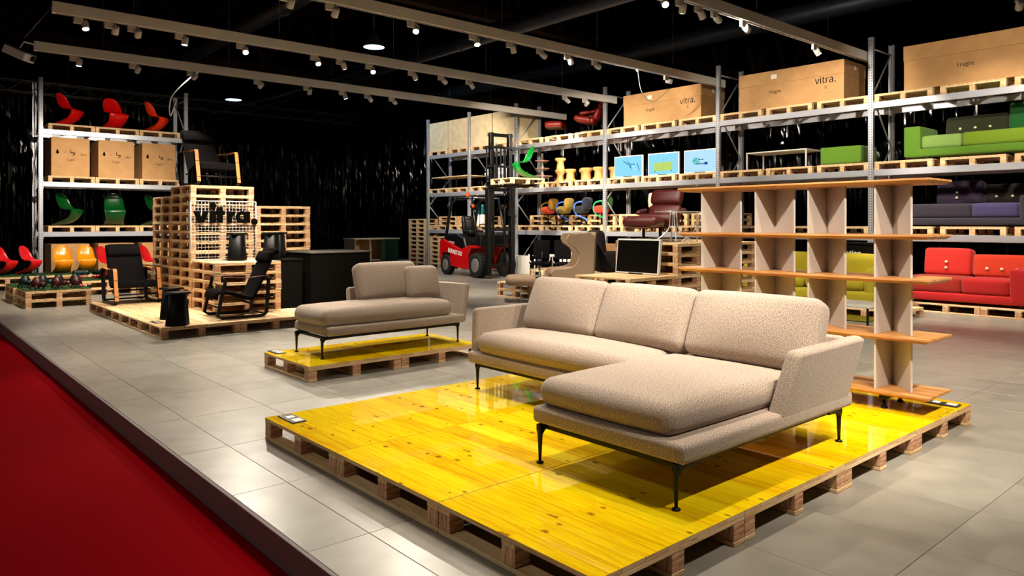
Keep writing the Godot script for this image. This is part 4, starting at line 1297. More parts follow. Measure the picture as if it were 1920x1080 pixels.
func object_materials():
	var f = tex_mat("beige_tweed", ntex(noise(301, 0.16, 4), [Color(0.26, 0.205, 0.18), Color(0.56, 0.49, 0.435), Color(0.68, 0.61, 0.55), Color(0.80, 0.745, 0.68)], [0.26, 0.40, 0.58, 0.80], 512), 0.95, v3(1.7, 2.6, 1.7))
	f.rim_enabled = true
	f.rim = 0.3
	f.rim_tint = 0.7
	f.normal_enabled = true
	f.normal_texture = ntex(noise(302, 0.2, 3), [], [], 512, true, 5.0)
	f.normal_scale = 0.12
	mat("black_metal", Color(0.022, 0.022, 0.024), 0.42, 0.0).metallic_specular = 0.35
	mat("black_cloth", Color(0.07, 0.062, 0.066), 0.95).metallic_specular = 0.1
	mat("black_gloss", Color(0.014, 0.013, 0.013), 0.42).metallic_specular = 0.3
	wood("oak", 51, Color(0.74, 0.53, 0.31), Color(0.62, 0.41, 0.21), Color(0.80, 0.61, 0.39), 0, Color(0.3, 0.18, 0.1), 0.5, 0.7)
	wood("walnut", 52, Color(0.40, 0.22, 0.12), Color(0.25, 0.12, 0.06), Color(0.50, 0.30, 0.17), 0, Color(0.2, 0.1, 0.05), 0.35, 0.8)
	wood("turned_wood", 53, Color(0.84, 0.60, 0.34), Color(0.70, 0.45, 0.22), Color(0.90, 0.70, 0.44), 0, Color(0.4, 0.2, 0.1), 0.55, 1.0)
	tex_mat("pale_aluminium", ntex(noise(303, 0.3, 2), [Color(0.72, 0.685, 0.655), Color(0.80, 0.765, 0.735)]), 0.55, v3(2, 2, 2))
	tex_mat("cardboard", ntex(noise(304, 0.01, 5), [Color(0.715, 0.54, 0.35), Color(0.73, 0.555, 0.36), Color(0.745, 0.57, 0.372)], [0.3, 0.5, 0.75]), 0.85, v3(0.6, 0.6, 0.6))
	tex_mat("pale_card", ntex(noise(305, 0.01, 5), [Color(0.76, 0.68, 0.53), Color(0.80, 0.73, 0.59)], [0.3, 0.7]), 0.85, v3(0.6, 0.6, 0.6))
	mat("print_black", Color(0.03, 0.028, 0.026), 0.9).metallic_specular = 0.1
	mat("print_white", Color(0.90, 0.89, 0.86), 0.6)
	mat("white_plastic", Color(0.86, 0.86, 0.86), 0.35)
	mat("white_metal", Color(0.84, 0.83, 0.80), 0.4)
	mat("dark_screen", Color(0.004, 0.004, 0.006), 0.3)
	mat("chrome", Color(0.90, 0.90, 0.90), 0.25, 0.65)
	mat("amber", Color(0.90, 0.28, 0.03), 0.3)
	mat("forklift_red", Color(0.74, 0.02, 0.03), 0.3)
	mat("forklift_black", Color(0.015, 0.015, 0.016), 0.4)
	mat("tyre", Color(0.018, 0.017, 0.017), 0.75)
	mat("rim_grey", Color(0.55, 0.55, 0.55), 0.4, 0.5)
	for c in [["green", Color(0.02, 0.42, 0.13)], ["red", Color(0.80, 0.04, 0.03)], ["orange_red", Color(0.92, 0.20, 0.02)], ["amber", Color(0.96, 0.56, 0.03)], ["rose", Color(0.78, 0.07, 0.10)], ["dark_green", Color(0.01, 0.26, 0.09)]]:
		mat("plastic_" + c[0], c[1], 0.25)
	var l = tex_mat("oxblood_leather", ntex(noise(306, 0.05, 4), [Color(0.27, 0.05, 0.05), Color(0.37, 0.09, 0.08)]), 0.42, v3(3, 3, 3))
	l.normal_enabled = true
	l.normal_texture = ntex(noise(307, 0.1, 4), [], [], 256, true, 3.0)
	tex_mat("rust_leather", ntex(noise(308, 0.05, 4), [Color(0.44, 0.07, 0.04), Color(0.56, 0.11, 0.06)]), 0.42, v3(3, 3, 3))
	tex_mat("tan_leather", ntex(noise(309, 0.05, 4), [Color(0.72, 0.44, 0.18), Color(0.80, 0.53, 0.25)]), 0.5, v3(3, 3, 3))
	tex_mat("turf", ntex(noise(310, 0.2, 4), [Color(0.04, 0.13, 0.02), Color(0.10, 0.26, 0.05), Color(0.18, 0.36, 0.08)], [0.3, 0.5, 0.8]), 0.95, v3(5, 5, 5))
	tex_mat("black_board", ntex(noise(311, 0.3, 3), [Color(0.05, 0.045, 0.04), Color(0.09, 0.08, 0.07)]), 0.75, v3(3, 3, 3)).metallic_specular = 0.15
	mat("green_paint", Color(0.10, 0.19, 0.08), 0.6)
	cloth("taupe_cloth", Color(0.68, 0.57, 0.46))

func build_objects():
	object_materials()
	print("sofas")
	build_corner_sofa()
	build_chaise()
	build_bookshelf()
	print("tower")
	build_tower_things()
	print("one bay rack")
	build_one_bay()
	print("forklift")
	build_forklift()
	print("long rack")
	build_long_rack()
	print("island")
	build_island()
	build_extras()

func build_tower_things():
	var ty = PH * 14
	strap_chair("black sling armchair with tan straps on top of the pallet tower", v3(4.20, ty, -12.36), 0.10, mats["black_metal"], mats["tan_leather"])
	strap_chair("black sling armchair with tan straps facing out at the back of the pale platform", v3(3.27, PH, -13.32), 0.06, mats["black_metal"], mats["tan_leather"])
	strap_chair("black sling armchair in profile beside the low pallet stack", v3(3.90, PH, -10.42), -PI / 2 - 0.07, mats["black_metal"], mats["oxblood_leather"], "", false)
	var g = "tapered black stools"
	tapered_stool("black tapered stool at the corner of the pale platform", v3(2.99, PH, -9.98), 0.3, g)
	tapered_stool("black tapered stool set back behind the corner stool", v3(3.13, PH, -10.72), 0.3, g)
	tapered_stool("black tapered stool on the low pallet stack before the wire grid", v3(4.30, PH * 6, -11.42), 0.2, g)
	var pl = thing("display_plinth", "narrow black plinth tucked beside the low pallet stack", "plinth", v3(5.06, 0, -11.76))
	bx(pl, "body", mats["black_board"], v3(0.58, 0.846, 0.80), v3(0, 0.423, 0))
	bx(pl, "top", mats["black_board"], v3(0.60, 0.034, 0.82), v3(0, 0.863, 0))
	tapered_stool("black tapered stool touching the wire grid edge on the plinth", v3(4.93, 0.88, -11.60), 0.2, g)
	tapered_stool("black tapered stool farther along the plinth by the counter", v3(5.19, 0.88, -11.96), 0.2, g)
	# wire grid with letters
	var t = thing("wire_grid_panel", "white wire grid panel carrying black letters before the tower", "grid panel", v3(4.24, PH * 6, -11.80))
	var wm = mats["white_metal"]
	var w = 1.02
	var h = 0.925
	for e in [[v3(-w / 2, 0, 0), v3(-w / 2, h, 0)], [v3(w / 2, 0, 0), v3(w / 2, h, 0)], [v3(-w / 2, 0.009, 0), v3(w / 2, 0.009, 0)], [v3(-w / 2, h, 0), v3(w / 2, h, 0)]]:
		part(t, "edge_rod", tube(e, 0.009, 8), wm)
	for k in 18: part(t, "wire", tube([v3(-w / 2 + w * (k + 1) / 19, 0.01, 0), v3(-w / 2 + w * (k + 1) / 19, h, 0)], 0.0032, 5), wm)
	for k in 17: part(t, "wire", tube([v3(-w / 2, h * (k + 1) / 18, 0.004), v3(w / 2, h * (k + 1) / 18, 0.004)], 0.0032, 5), wm)
	grid_letters(t)
	# counters
	var c = thing("reception_counter", "black block counter beside the pallet stacks", "counter", v3(6.03, 0, -11.83))
	bx(c, "body", mats["black_board"], v3(1.10, 0.955, 1.05), v3(0, 0.4775, 0), Vector3.ZERO, 0.006)
	bx(c, "top", tex_mat("counter_top", ntex(noise(312, 0.05, 3), [Color(0.30, 0.28, 0.26), Color(0.36, 0.34, 0.32)]), 0.5, v3(1, 1, 1)), v3(1.13, 0.026, 1.08), v3(0, 0.968, 0), Vector3.ZERO, 0.004)
	var d = thing("plywood_counter", "plywood counter with a green side near the rear curtain", "counter", v3(13.95, 0, -23.85), 0.0)
	bx(d, "top", mats["pine2"], v3(1.9, 0.04, 0.85), v3(0, 0.90, 0))
	for x in [-0.9, -0.3, 0.88]: bx(d, "side_panel", mats["pine1"], v3(0.04, 0.88, 0.8), v3(x, 0.44, 0))
	bx(d, "back_panel", mats["pine3"], v3(1.8, 0.85, 0.03), v3(0, 0.44, -0.35))
	bx(d, "shelf", mats["pine1"], v3(1.76, 0.03, 0.7), v3(-0.02, 0.12, 0.0))
	bx(d, "green_front", mats["green_paint"], v3(0.75, 0.84, 0.02), v3(0.52, 0.44, 0.405))
	var e = thing("fire_extinguisher", "red fire extinguisher standing beside the end pallet stack", "extinguisher", v3(15.0, 0, -22.6))
	part(e, "cylinder", lathe([Vector2(0.09, 0.0), Vector2(0.10, 0.02), Vector2(0.10, 0.46), Vector2(0.06, 0.54), Vector2(0.03, 0.56)], 18), mats["forklift_red"])
	part(e, "valve", lathe([Vector2(0.028, 0.56), Vector2(0.03, 0.60), Vector2(0.012, 0.64)], 12), mats["black_metal"])
	part(e, "hose", tube(smooth_path([v3(0.03, 0.60, 0), v3(0.13, 0.55, 0), v3(0.14, 0.35, 0), v3(0.12, 0.2, 0)], 4), 0.013, 6), mats["black_metal"])

func grid_letters(t):
	# thick black letters v i t r a and a full stop; coordinates in letter units (v is 140 high)
	var k = 0.00134
	var X = func(x): return (x - 489.0) * k
	var Y = func(y): return 0.945 - (y - 305.0) * k * 1.02
	var R = func(pts):
		var out = []
		for p in pts: out.append(Vector2(X.call(p[0]), Y.call(p[1])))
		if signed_area(out) < 0.0: out.reverse()
		return out
	var disc = func(cx, cy, r): return arc(Vector2(X.call(cx), Y.call(cy)), r * k, 0, 345, 23)
	var put = func(st): part(t, "lettering", finish(st), mats["print_black"], v3(0, 0, 0.028)).set_meta("label", "thick black letter")
	var st = begin()
	add_prism(st, R.call([[128, 432], [192, 432], [216, 510], [240, 432], [304, 432], [246, 568], [186, 568]]), 0.035, 0.003)
	put.call(st)
	st = begin()
	add_prism(st, R.call([[320, 432], [382, 432], [382, 568], [320, 568]]), 0.035, 0.003)
	add_prism(st, disc.call(348, 370, 38), 0.035, 0.003)
	put.call(st)
	st = begin()
	add_prism(st, R.call([[402, 385], [462, 385], [462, 430], [486, 430], [486, 476], [462, 476], [462, 568], [402, 568], [402, 476], [386, 476], [386, 430], [402, 430]]), 0.035, 0.003)
	put.call(st)
	st = begin()
	add_prism(st, R.call([[510, 432], [566, 432], [570, 446], [590, 432], [606, 432], [606, 486], [584, 486], [570, 500], [568, 568], [510, 568]]), 0.035, 0.003)
	put.call(st)
	st = begin()
	var o = arc(Vector2(X.call(692), Y.call(500)), 72 * k, 0, 360, 28)
	var i = arc(Vector2(X.call(692), Y.call(500)), 30 * k, 0, 360, 28)
	for q in 28:
		add_prism(st, [i[q], o[q], o[q + 1], i[q + 1]], 0.035, 0.0)
	add_prism(st, R.call([[738, 432], [786, 432], [786, 568], [738, 568]]), 0.036, 0.002)
	put.call(st)
	st = begin()
	add_prism(st, disc.call(842, 553, 38), 0.035, 0.003)
	put.call(st)
func left_print(t, y, s):
	# tree, tick, chair outline and words on a carton front
	var tree = [Vector2(-0.008, -0.07), Vector2(0.008, -0.07), Vector2(0.008, -0.05), Vector2(0.04, -0.05), Vector2(0.022, -0.02), Vector2(0.034, -0.02), Vector2(0.016, 0.012), Vector2(0.024, 0.012), Vector2(0.0, 0.055), Vector2(-0.024, 0.012), Vector2(-0.016, 0.012), Vector2(-0.034, -0.02), Vector2(-0.022, -0.02), Vector2(-0.04, -0.05), Vector2(-0.008, -0.05)]
	part(t, "print", prism(tree, 0.002), mats["print_black"], v3(-0.28, y, s))
	var tick = [Vector2(-0.03, 0.0), Vector2(-0.012, -0.025), Vector2(0.035, 0.035), Vector2(0.03, 0.04), Vector2(-0.012, -0.012), Vector2(-0.025, 0.005)]
	part(t, "print", prism(tick, 0.002), mat("print_faint", Color(0.48, 0.34, 0.20), 0.8), v3(-0.12, y - 0.02, s))
	var seat = [Vector2(-0.05, 0.07), Vector2(-0.035, 0.0), Vector2(0.04, -0.005), Vector2(0.05, -0.03), Vector2(0.02, -0.07), Vector2(-0.03, -0.07), Vector2(0.015, -0.045), Vector2(0.025, -0.025), Vector2(-0.05, -0.02), Vector2(-0.06, 0.06)]
	seat.reverse()
	part(t, "print", prism(seat, 0.002), mats["print_black"], v3(0.05, y - 0.01, s))
	mark(t, v3(0.28, y - 0.06, s), Vector3.ZERO, "vitra.", 0.07)
	mark(t, v3(0.0, y - 0.20, s), Vector3.ZERO, "Fragile", 0.06)

func build_one_bay():
	var top = 3.72 + PH
	shell_chair("glossy red cantilever chair in profile on the top shelf of the one-bay rack", mats["plastic_red"], v3(3.72, top, -21.0), deg_to_rad(46))
	shell_chair("glossy red cantilever chair facing forward on the top shelf of the one-bay rack", mats["plastic_red"], v3(4.75, top, -21.0), deg_to_rad(14))
	shell_chair("glossy orange-red cantilever chair at the end of the top shelf", mats["plastic_orange_red"], v3(5.74, top, -21.0), deg_to_rad(46))
	var mid = 2.46 + PH
	for i in 3:
		var t = carton("printed brown carton, %s from the carpet side on the middle shelf" % ORD[i], v3(3.70 + 1.01 * i, mid, -21.05), v3(0.82, 0.93, 0.86), 0.0, 0.0, "", "cartons on the middle shelf of the one-bay rack")
		left_print(t, 0.60, 0.4312)
	var low = 1.255 + PH
	shell_chair("glossy green cantilever chair in profile on the lowest shelf", mats["plastic_dark_green"], v3(3.72, low, -21.0), deg_to_rad(46))
	shell_chair("glossy green cantilever chair facing forward on the lowest shelf", mats["plastic_dark_green"], v3(4.75, low, -21.0), deg_to_rad(-8))
	shell_chair("glossy green cantilever chair half hidden behind the pallet tower", mats["plastic_dark_green"], v3(5.74, low, -21.0), deg_to_rad(46))
	for i in 3: carton("plain brown carton on the ground, %s from the carpet side of the one-bay rack" % ORD[i], v3(3.70 + 1.01 * i, 0, -21.05), v3(0.82, 0.95, 0.84), 0.0, 0.0, "", "cartons under the one-bay rack")
	# turf beds on pallets
	var bed = func(x, z, label, high, grp):
		for k in high: pallet("natural", k, v3(x, PH * k, z), "bare pine %s pallet under " % ["lower", "upper"][k] + label, grp)
		var o = thing("turf_mat", "green artificial turf on " + label, "turf", v3(x, PH * high, z))
		bx(o, "backing", mats["turf"], v3(0.985, 0.016, 0.985), v3(0, 0.008, 0), Vector3.ZERO, 0.002)
		var r = RandomNumberGenerator.new()
		r.seed = int(x * 100 + z * 10)
		var st = begin()
		for k in 1400:
			var p = v3(r.randf_range(-0.48, 0.48), 0.014, r.randf_range(-0.48, 0.48))
			var a = r.randf() * TAU
			var d = v3(cos(a), 0, sin(a)) * 0.006
			tri(st, p - d, p + d, p + v3(r.randf_range(-0.012, 0.012), r.randf_range(0.006, 0.012), r.randf_range(-0.012, 0.012)))
		part(o, "blades", finish(st), mats["turf"]).set_meta("kind", "stuff")
	bed.call(2.50, -15.38, "the two-high toy bed beside the stage edge", 2, "pallets of the toy bed")
	bed.call(2.45, -16.42, "the bed behind the toy bed", 2, "pallets of the bed behind the toy bed")
	bed.call(3.72, -17.35, "the caterpillar bed behind the sling armchair", 2, "pallets of the caterpillar bed")
	for i in 3: bed.call(2.25 + 1.01 * i, -19.66, ["the chair bed outside the rack post", "the chair bed before the rack post", "the chair bed under the cartons"][i], 2, "pallets of the chair bed")
	var ky = PH * 2 + 0.0265
	shell_chair("small rose-red cantilever chair at the outer end of the chair bed", mats["plastic_rose"], v3(2.25, ky, -19.62), deg_to_rad(46), 0.76)
	shell_chair("small rose-red cantilever chair next to the rack post", mats["plastic_rose"], v3(2.72, ky, -19.66), deg_to_rad(46), 0.76)
	shell_chair("small amber cantilever chair nearer the rack post of a pair", mats["plastic_amber"], v3(3.36, ky, -19.60), deg_to_rad(-2), 0.76)
	shell_chair("small amber cantilever chair farther from the rack post of a pair", mats["plastic_amber"], v3(3.84, ky, -19.62), deg_to_rad(-2), 0.76)
	bed.call(4.75, -17.25, "the bed beside the tail stack", 2, "pallets of the bed beside the tail stack")
	shell_chair("small rose-red cantilever chair behind the sling armchair", mats["plastic_rose"], v3(3.72, PH * 2 + 0.0265, -16.98), deg_to_rad(40), 0.80)
	shell_chair("small rose-red cantilever chair peeping past the sling armchair back", mats["plastic_rose"], v3(4.55, PH * 2 + 0.0265, -17.05), deg_to_rad(46), 0.80)
	# wooden toys
	var y0 = PH * 2 + 0.0265
	var beetle = func(label, m, m2, at, turn):
		var t = thing("toy_beetle", label, "toy", at, turn, "toys on the turf beds")
		part(t, "shell", lathe([Vector2(0.082, 0.03), Vector2(0.092, 0.06), Vector2(0.085, 0.12), Vector2(0.055, 0.18), Vector2(0.0, 0.205)], 14), m)
		part(t, "head", lathe([Vector2(0.0, 0.03), Vector2(0.05, 0.05), Vector2(0.055, 0.09), Vector2(0.0, 0.13)], 10), m2, v3(0, 0, 0.12))
		for s in [-1.0, 1.0]:
			for z in [-0.05, 0.05]: part(t, "foot", tube([v3(0.07 * s, 0.05, z), v3(0.10 * s, 0.0, z)], 0.014, 6), m2)
	var dg = mat("toy_green", Color(0.02, 0.10, 0.07), 0.4)
	var tl = mat("toy_teal", Color(0.02, 0.20, 0.22), 0.4)
	var dr = mat("toy_maroon", Color(0.22, 0.03, 0.03), 0.4)
	var pk = mat("toy_pink", Color(0.75, 0.35, 0.35), 0.5)
	for i in 4: beetle.call("dark green domed toy beetle, %s from the carpet in its row" % ORD[i], dg, tl if i % 2 else dg, v3(2.11 + 0.26 * i, y0, -15.72 + (0.02 if i % 2 else -0.03)), 0.4 + i)
	for i in 3: beetle.call("maroon domed toy beetle, %s from the carpet in its row" % ORD[i], dr, pk if i == 2 else dr, v3(2.20 + 0.30 * i, y0, -15.12), 0.7 + i)
	for i in 3:
		var t = thing("toy_caterpillar", "dark green ringed toy caterpillar, %s from the carpet on its bed" % ORD[i], "toy", v3(3.36 + 0.36 * i, y0, -17.66), 0.2, "toys on the turf beds")
		for k in 5: part(t, "ring", lathe([Vector2(0.0, 0.04), Vector2(0.05, 0.055), Vector2(0.062, 0.10), Vector2(0.05, 0.145), Vector2(0.0, 0.16)], 12), tl if k % 2 else dg, v3(-0.11 + 0.055 * k, 0, 0))
		for k in 4: part(t, "foot", tube([v3(-0.09 + 0.06 * k, 0.05, 0.03), v3(-0.09 + 0.06 * k, 0.0, 0.05)], 0.012, 6), pk)

func build_long_rack():
	var LX = 14.64
	var top = 3.72 + PH
	var mid = 2.46 + PH
	var low = 1.255 + PH
	# top beams: cartons
	for i in 4:
		var z = [-19.93, -18.85, -17.68, -16.60][i]
		carton("pale square carton on the top beams of the long rack, %s from the curtain" % ORD[i], v3(LX, top, z), v3(0.96, 0.92, 1.03), 0.0, 0.0, "", "pale cartons at the far end of the long rack", mats["pale_card"])
	var big = [[-10.87, 2.27, 0.76, "long lidded carton on the top beams above the screens"], [-7.63, 2.27, 0.77, "long lidded carton on the top beams above the white desk frame"], [-4.10, 2.60, 0.80, "long lidded carton on the top beams above the green sofa"]]
	for bg in big:
		var t = carton(bg[3], v3(LX, top, bg[0]), v3(0.94, bg[2], bg[1]), 0.27)
		mark(t, v3(-0.4715, 0.33, -0.30), v3(0, -PI / 2, 0), "Fragile", 0.09)
		if bg[0] < -5.0:
			mark(t, v3(-0.4715, 0.42, bg[1] / 2 - 0.36), v3(0, -PI / 2, 0), "vitra.", 0.19)
			bx(t, "address_label", mats["print_white"], v3(0.002, 0.09, 0.13), v3(-0.4796, bg[2] - 0.13, -0.32), Vector3.ZERO, 0.0005)
			mark(t, v3(-0.4715, 0.27, bg[1] / 2 - 0.36), v3(0, -PI / 2, 0), "II", 0.07)
		bx(t, "address_label", mats["print_white"], v3(0.10, 0.08, 0.002), v3(0.0, bg[2] - 0.12, bg[1] / 2 + 0.009), Vector3.ZERO, 0.0005)
	leather_lounge("rust leather lounge chair on the top beams of the long rack", v3(14.60, top, -13.55), deg_to_rad(-150), mats["rust_leather"])
	leather_ottoman("rust leather ottoman on the top beams of the long rack", v3(14.60, top, -14.85), deg_to_rad(-150), mats["rust_leather"])
	# middle beams
	monitor("lit screen showing blue strokes on the middle beams", v3(14.22, mid, -11.88), -PI / 2, ImageTexture.create_from_image(screen_image(0).get_image()))
	monitor("lit screen showing a yellow-green block on the middle beams", v3(14.22, mid, -10.81), -PI / 2, ImageTexture.create_from_image(screen_image(1).get_image()))
	monitor("lit screen showing a teal emblem beside the rack post", v3(14.22, mid, -9.77), -PI / 2, ImageTexture.create_from_image(screen_image(2).get_image()))
	var d = thing("desk_frame", "thin white desk frame on the middle beams of the long rack", "table", v3(14.62, mid, -7.98))
	bx(d, "top", mats["white_metal"], v3(0.70, 0.025, 1.36), v3(0, 0.36, 0), Vector3.ZERO, 0.003)
	for x in [-0.335, 0.335]:
		for z in [-0.665, 0.665]: bx(d, "leg", mats["white_metal"], v3(0.028, 0.35, 0.028), v3(x, 0.175, z), Vector3.ZERO, 0.003)
	var ot = thing("block_ottoman", "low green upholstered block beside the rack post", "ottoman", v3(14.62, mid, -6.61))
	part(ot, "cushion", soft(v3(0.72, 0.33, 0.80), 0.03, v3(0.006, 0.006, 0.006), 10), cloth("lime_cloth", Color(0.35, 0.53, 0.10)), v3(0, 0.185, 0))
	bx(ot, "plinth", mats["black_metal"], v3(0.6, 0.02, 0.68), v3(0, 0.01, 0))
	var lime = cloth("lime_cloth", Color(0.35, 0.53, 0.10))
	var pear = cloth("pear_cloth", Color(0.50, 0.64, 0.30))
	var bright = cloth("bright_lime_cloth", Color(0.45, 0.58, 0.07))
	var olive = cloth("olive_cloth", Color(0.13, 0.15, 0.04))
	var leaf = cloth("leaf_cloth", Color(0.06, 0.36, 0.12))
	var cream = mat("cream_button", Color(0.88, 0.84, 0.70), 0.4)
	# local x = z - zc, front +z towards -X
	block_sofa("green block sofa in several shades on the middle beams of the long rack", v3(14.68, mid, -4.15), -PI / 2, [
		["base", lime, -1.28, 1.28, 0.05, 0.19, -0.42, 0.45, 0.03], ["arm", lime, -1.28, -1.0, 0.06, 0.60, -0.42, 0.45, 0.03],
		["seat_cushion", pear, -0.99, -0.35, 0.19, 0.42, -0.30, 0.43, 0.05], ["seat_cushion", bright, -0.34, 1.26, 0.19, 0.43, -0.30, 0.43, 0.05],
		["back_cushion", olive, -0.80, 0.18, 0.40, 0.76, -0.40, -0.18, 0.05, 0.15], ["back_cushion", leaf, 0.20, 0.85, 0.40, 0.93, -0.40, -0.16, 0.05, 0.15], ["back_cushion", leaf, 0.86, 1.26, 0.40, 0.95, -0.40, -0.16, 0.05, 0.15]],
		[v3(-0.55, 0.56, -0.175), v3(-0.31, 0.56, -0.175), v3(-0.08, 0.56, -0.175), v3(0.52, 0.60, -0.16), v3(0.52, 0.72, -0.18)], cream)
	var plum = cloth("plum_cloth", Color(0.13, 0.11, 0.17))
	var violet = cloth("violet_cloth", Color(0.20, 0.17, 0.34))
	var umber = cloth("umber_cloth", Color(0.10, 0.075, 0.05))
	var dusk = cloth("dusk_cloth", Color(0.17, 0.11, 0.22))
	block_sofa("dark violet block sofa on the low beams of the long rack", v3(14.68, low, -4.35), -PI / 2, [
		["base", plum, -1.30, 0.95, 0.03, 0.15, -0.42, 0.45, 0.03], ["arm", plum, 0.72, 0.95, 0.04, 0.52, -0.42, 0.45, 0.03],
		["seat_cushion", plum, -1.28, 0.0, 0.15, 0.40, -0.30, 0.43, 0.05], ["seat_cushion", violet, 0.01, 0.70, 0.15, 0.40, -0.30, 0.43, 0.06],
		["back_cushion", dusk, -0.75, 0.0, 0.38, 0.80, -0.40, -0.16, 0.05, 0.15], ["back_cushion", umber, 0.02, 0.94, 0.38, 0.72, -0.40, -0.18, 0.05, 0.15]],
		[v3(-0.40, 0.52, -0.155), v3(-0.40, 0.62, -0.17), v3(0.22, 0.53, -0.175), v3(0.46, 0.53, -0.175), v3(0.70, 0.53, -0.175)], cream)
	var coral = cloth("coral_cloth", Color(0.80, 0.13, 0.09))
	var flame = cloth("flame_cloth", Color(0.80, 0.19, 0.05))
	var brick = cloth("brick_cloth", Color(0.62, 0.10, 0.04))
	var scarlet = cloth("scarlet_cloth", Color(0.70, 0.02, 0.02))
	for i in 4: pallet("natural", i % 3, v3(13.59, 0, -5.36 + 1.001 * i), "bare pine pallet, %s from the information box in the row under the red sofa" % ORD[i], "pallets under the red block sofa")
	block_sofa("red and orange block sofa with pale buttons on floor pallets", v3(13.62, PH, -3.95), -PI / 2, [
		["base", scarlet, -1.10, 0.90, 0.05, 0.18, -0.42, 0.45, 0.03], ["arm", scarlet, 0.46, 0.90, 0.06, 0.60, -0.42, 0.46, 0.03],
		["seat_cushion", brick, -1.08, -0.22, 0.18, 0.43, -0.30, 0.43, 0.05], ["seat_cushion", scarlet, -0.21, 0.45, 0.18, 0.43, -0.30, 0.44, 0.05],
		["back_cushion", coral, -0.98, -0.26, 0.41, 0.86, -0.40, -0.15, 0.05, 0.15], ["back_cushion", flame, -0.24, 0.90, 0.41, 0.77, -0.40, -0.17, 0.05, 0.15]],
		[v3(-0.62, 0.56, -0.14), v3(-0.62, 0.66, -0.155), v3(-0.02, 0.57, -0.165), v3(0.19, 0.57, -0.165), v3(0.40, 0.57, -0.165)], cream)
	# turned stools and wire stand
	var a = [Vector2(0.15, 0.0), Vector2(0.155, 0.03), Vector2(0.10, 0.10), Vector2(0.095, 0.20), Vector2(0.15, 0.28), Vector2(0.155, 0.33)]
	var b = [Vector2(0.155, 0.0), Vector2(0.16, 0.04), Vector2(0.115, 0.08), Vector2(0.105, 0.22), Vector2(0.155, 0.27), Vector2(0.16, 0.31), Vector2(0.15, 0.33)]
	var c = [Vector2(0.13, 0.0), Vector2(0.125, 0.05), Vector2(0.115, 0.22), Vector2(0.17, 0.27), Vector2(0.175, 0.31), Vector2(0.16, 0.33)]
	var g = "turned wooden stools on the middle beams"
	turned_stool("waisted turned wooden stool under another stool on the rack", v3(14.42, mid, -14.48), a, g)
	turned_stool("slim turned wooden stool stacked on top of another", v3(14.42, mid + 0.33, -14.48), [Vector2(0.115, 0.0), Vector2(0.11, 0.05), Vector2(0.085, 0.22), Vector2(0.15, 0.27), Vector2(0.16, 0.30), Vector2(0.14, 0.325)], g)
	turned_stool("squat waisted wooden stool beside the stacked pair", v3(14.42, mid, -14.10), b, g)
	turned_stool("wooden stool set back between the squat ones", v3(14.70, mid, -13.80), c, g)
	turned_stool("flat-topped wooden stool third along the row", v3(14.42, mid, -13.50), c, g)
	turned_stool("broad-topped wooden stool before the rack post", v3(14.42, mid, -13.06), b, g)
	turned_stool("wooden stool on the far side of the rack post by the screens", v3(14.76, mid, -12.80), c, g)
	var ws = thing("wire_stand", "grey pole stand with three round wire trays", "stand", v3(14.52, mid, -15.32))
	part(ws, "pole", lathe([Vector2(0.16, 0.0), Vector2(0.14, 0.015), Vector2(0.05, 0.05), Vector2(0.045, 0.20), Vector2(0.06, 0.24), Vector2(0.035, 0.3), Vector2(0.04, 0.42), Vector2(0.055, 0.45), Vector2(0.03, 0.5), Vector2(0.028, 0.85)], 16), mat("stand_grey", Color(0.42, 0.40, 0.36), 0.5))
	for tr in [[0.20, 0.30], [0.42, 0.20], [0.64, 0.20]]:
		var ring = []
		for k in 20: ring.append(v3(cos(TAU * k / 20) * tr[1], tr[0], sin(TAU * k / 20) * tr[1]))
		part(ws, "tray_ring", tube(ring, 0.012, 6, true), mat("tray_pink", Color(0.62, 0.42, 0.36), 0.5))
		for k in 6:
			var q = TAU * k / 6
			part(ws, "tray_spoke", tube([v3(0, tr[0] - 0.1, 0), v3(cos(q) * tr[1], tr[0], sin(q) * tr[1])], 0.006, 5), mats["stand_grey"])
	var tb = thing("white_table", "white table with thin top on the middle beams at the far end", "table", v3(14.60, mid, -19.37))
	bx(tb, "top", mats["pine2"], v3(0.8, 0.03, 2.0), v3(0, 0.37, 0))
	for x in [-0.34, 0.34]:
		for z in [-0.3, 0.3]: bx(tb, "leg", mats["black_metal"], v3(0.03, 0.355, 0.03), v3(x, 0.178, z))
	var tub = func(label, at, turn):
		var t = thing("tub_chair", label, "chair", at, turn)
		var rows = []
		for k in 13:
			var q = -2.2 + 4.4 * k / 12.0
			var r = 0.28
			var hh = 0.70 - 0.22 * absf(q) / 2.2
			rows.append([v3(sin(q) * 0.20, 0.05, -cos(q) * 0.20), v3(sin(q) * 0.24, 0.30, -cos(q) * 0.24), v3(sin(q) * r, 0.45, -cos(q) * r), v3(sin(q) * (r + 0.04), hh, -cos(q) * (r + 0.04))])
		var st = begin(true)
		add_grid(st, rows)
		var inn = []
		for rw in rows:
			var m = []
			for q in rw: m.append(q * v3(0.95, 1, 0.95))
			inn.append(m)
		add_grid(st, inn)
		part(t, "shell", finish(st), mats["white_plastic"])
		part(t, "seat", soft(v3(0.46, 0.10, 0.46), 0.045, v3(0, 0.02, 0), 8), mats["white_plastic"], v3(0, 0.36, 0.02))
		part(t, "base", lathe([Vector2(0.19, 0.0), Vector2(0.20, 0.02), Vector2(0.19, 0.30)], 16), mats["white_plastic"])
	tub.call("white tub chair behind the forklift mast on the middle beams", v3(14.45, mid, -17.35), -PI / 2)
	tub.call("white tub chair between the mast bars on the middle beams", v3(14.45, mid, -16.70), -PI / 2)
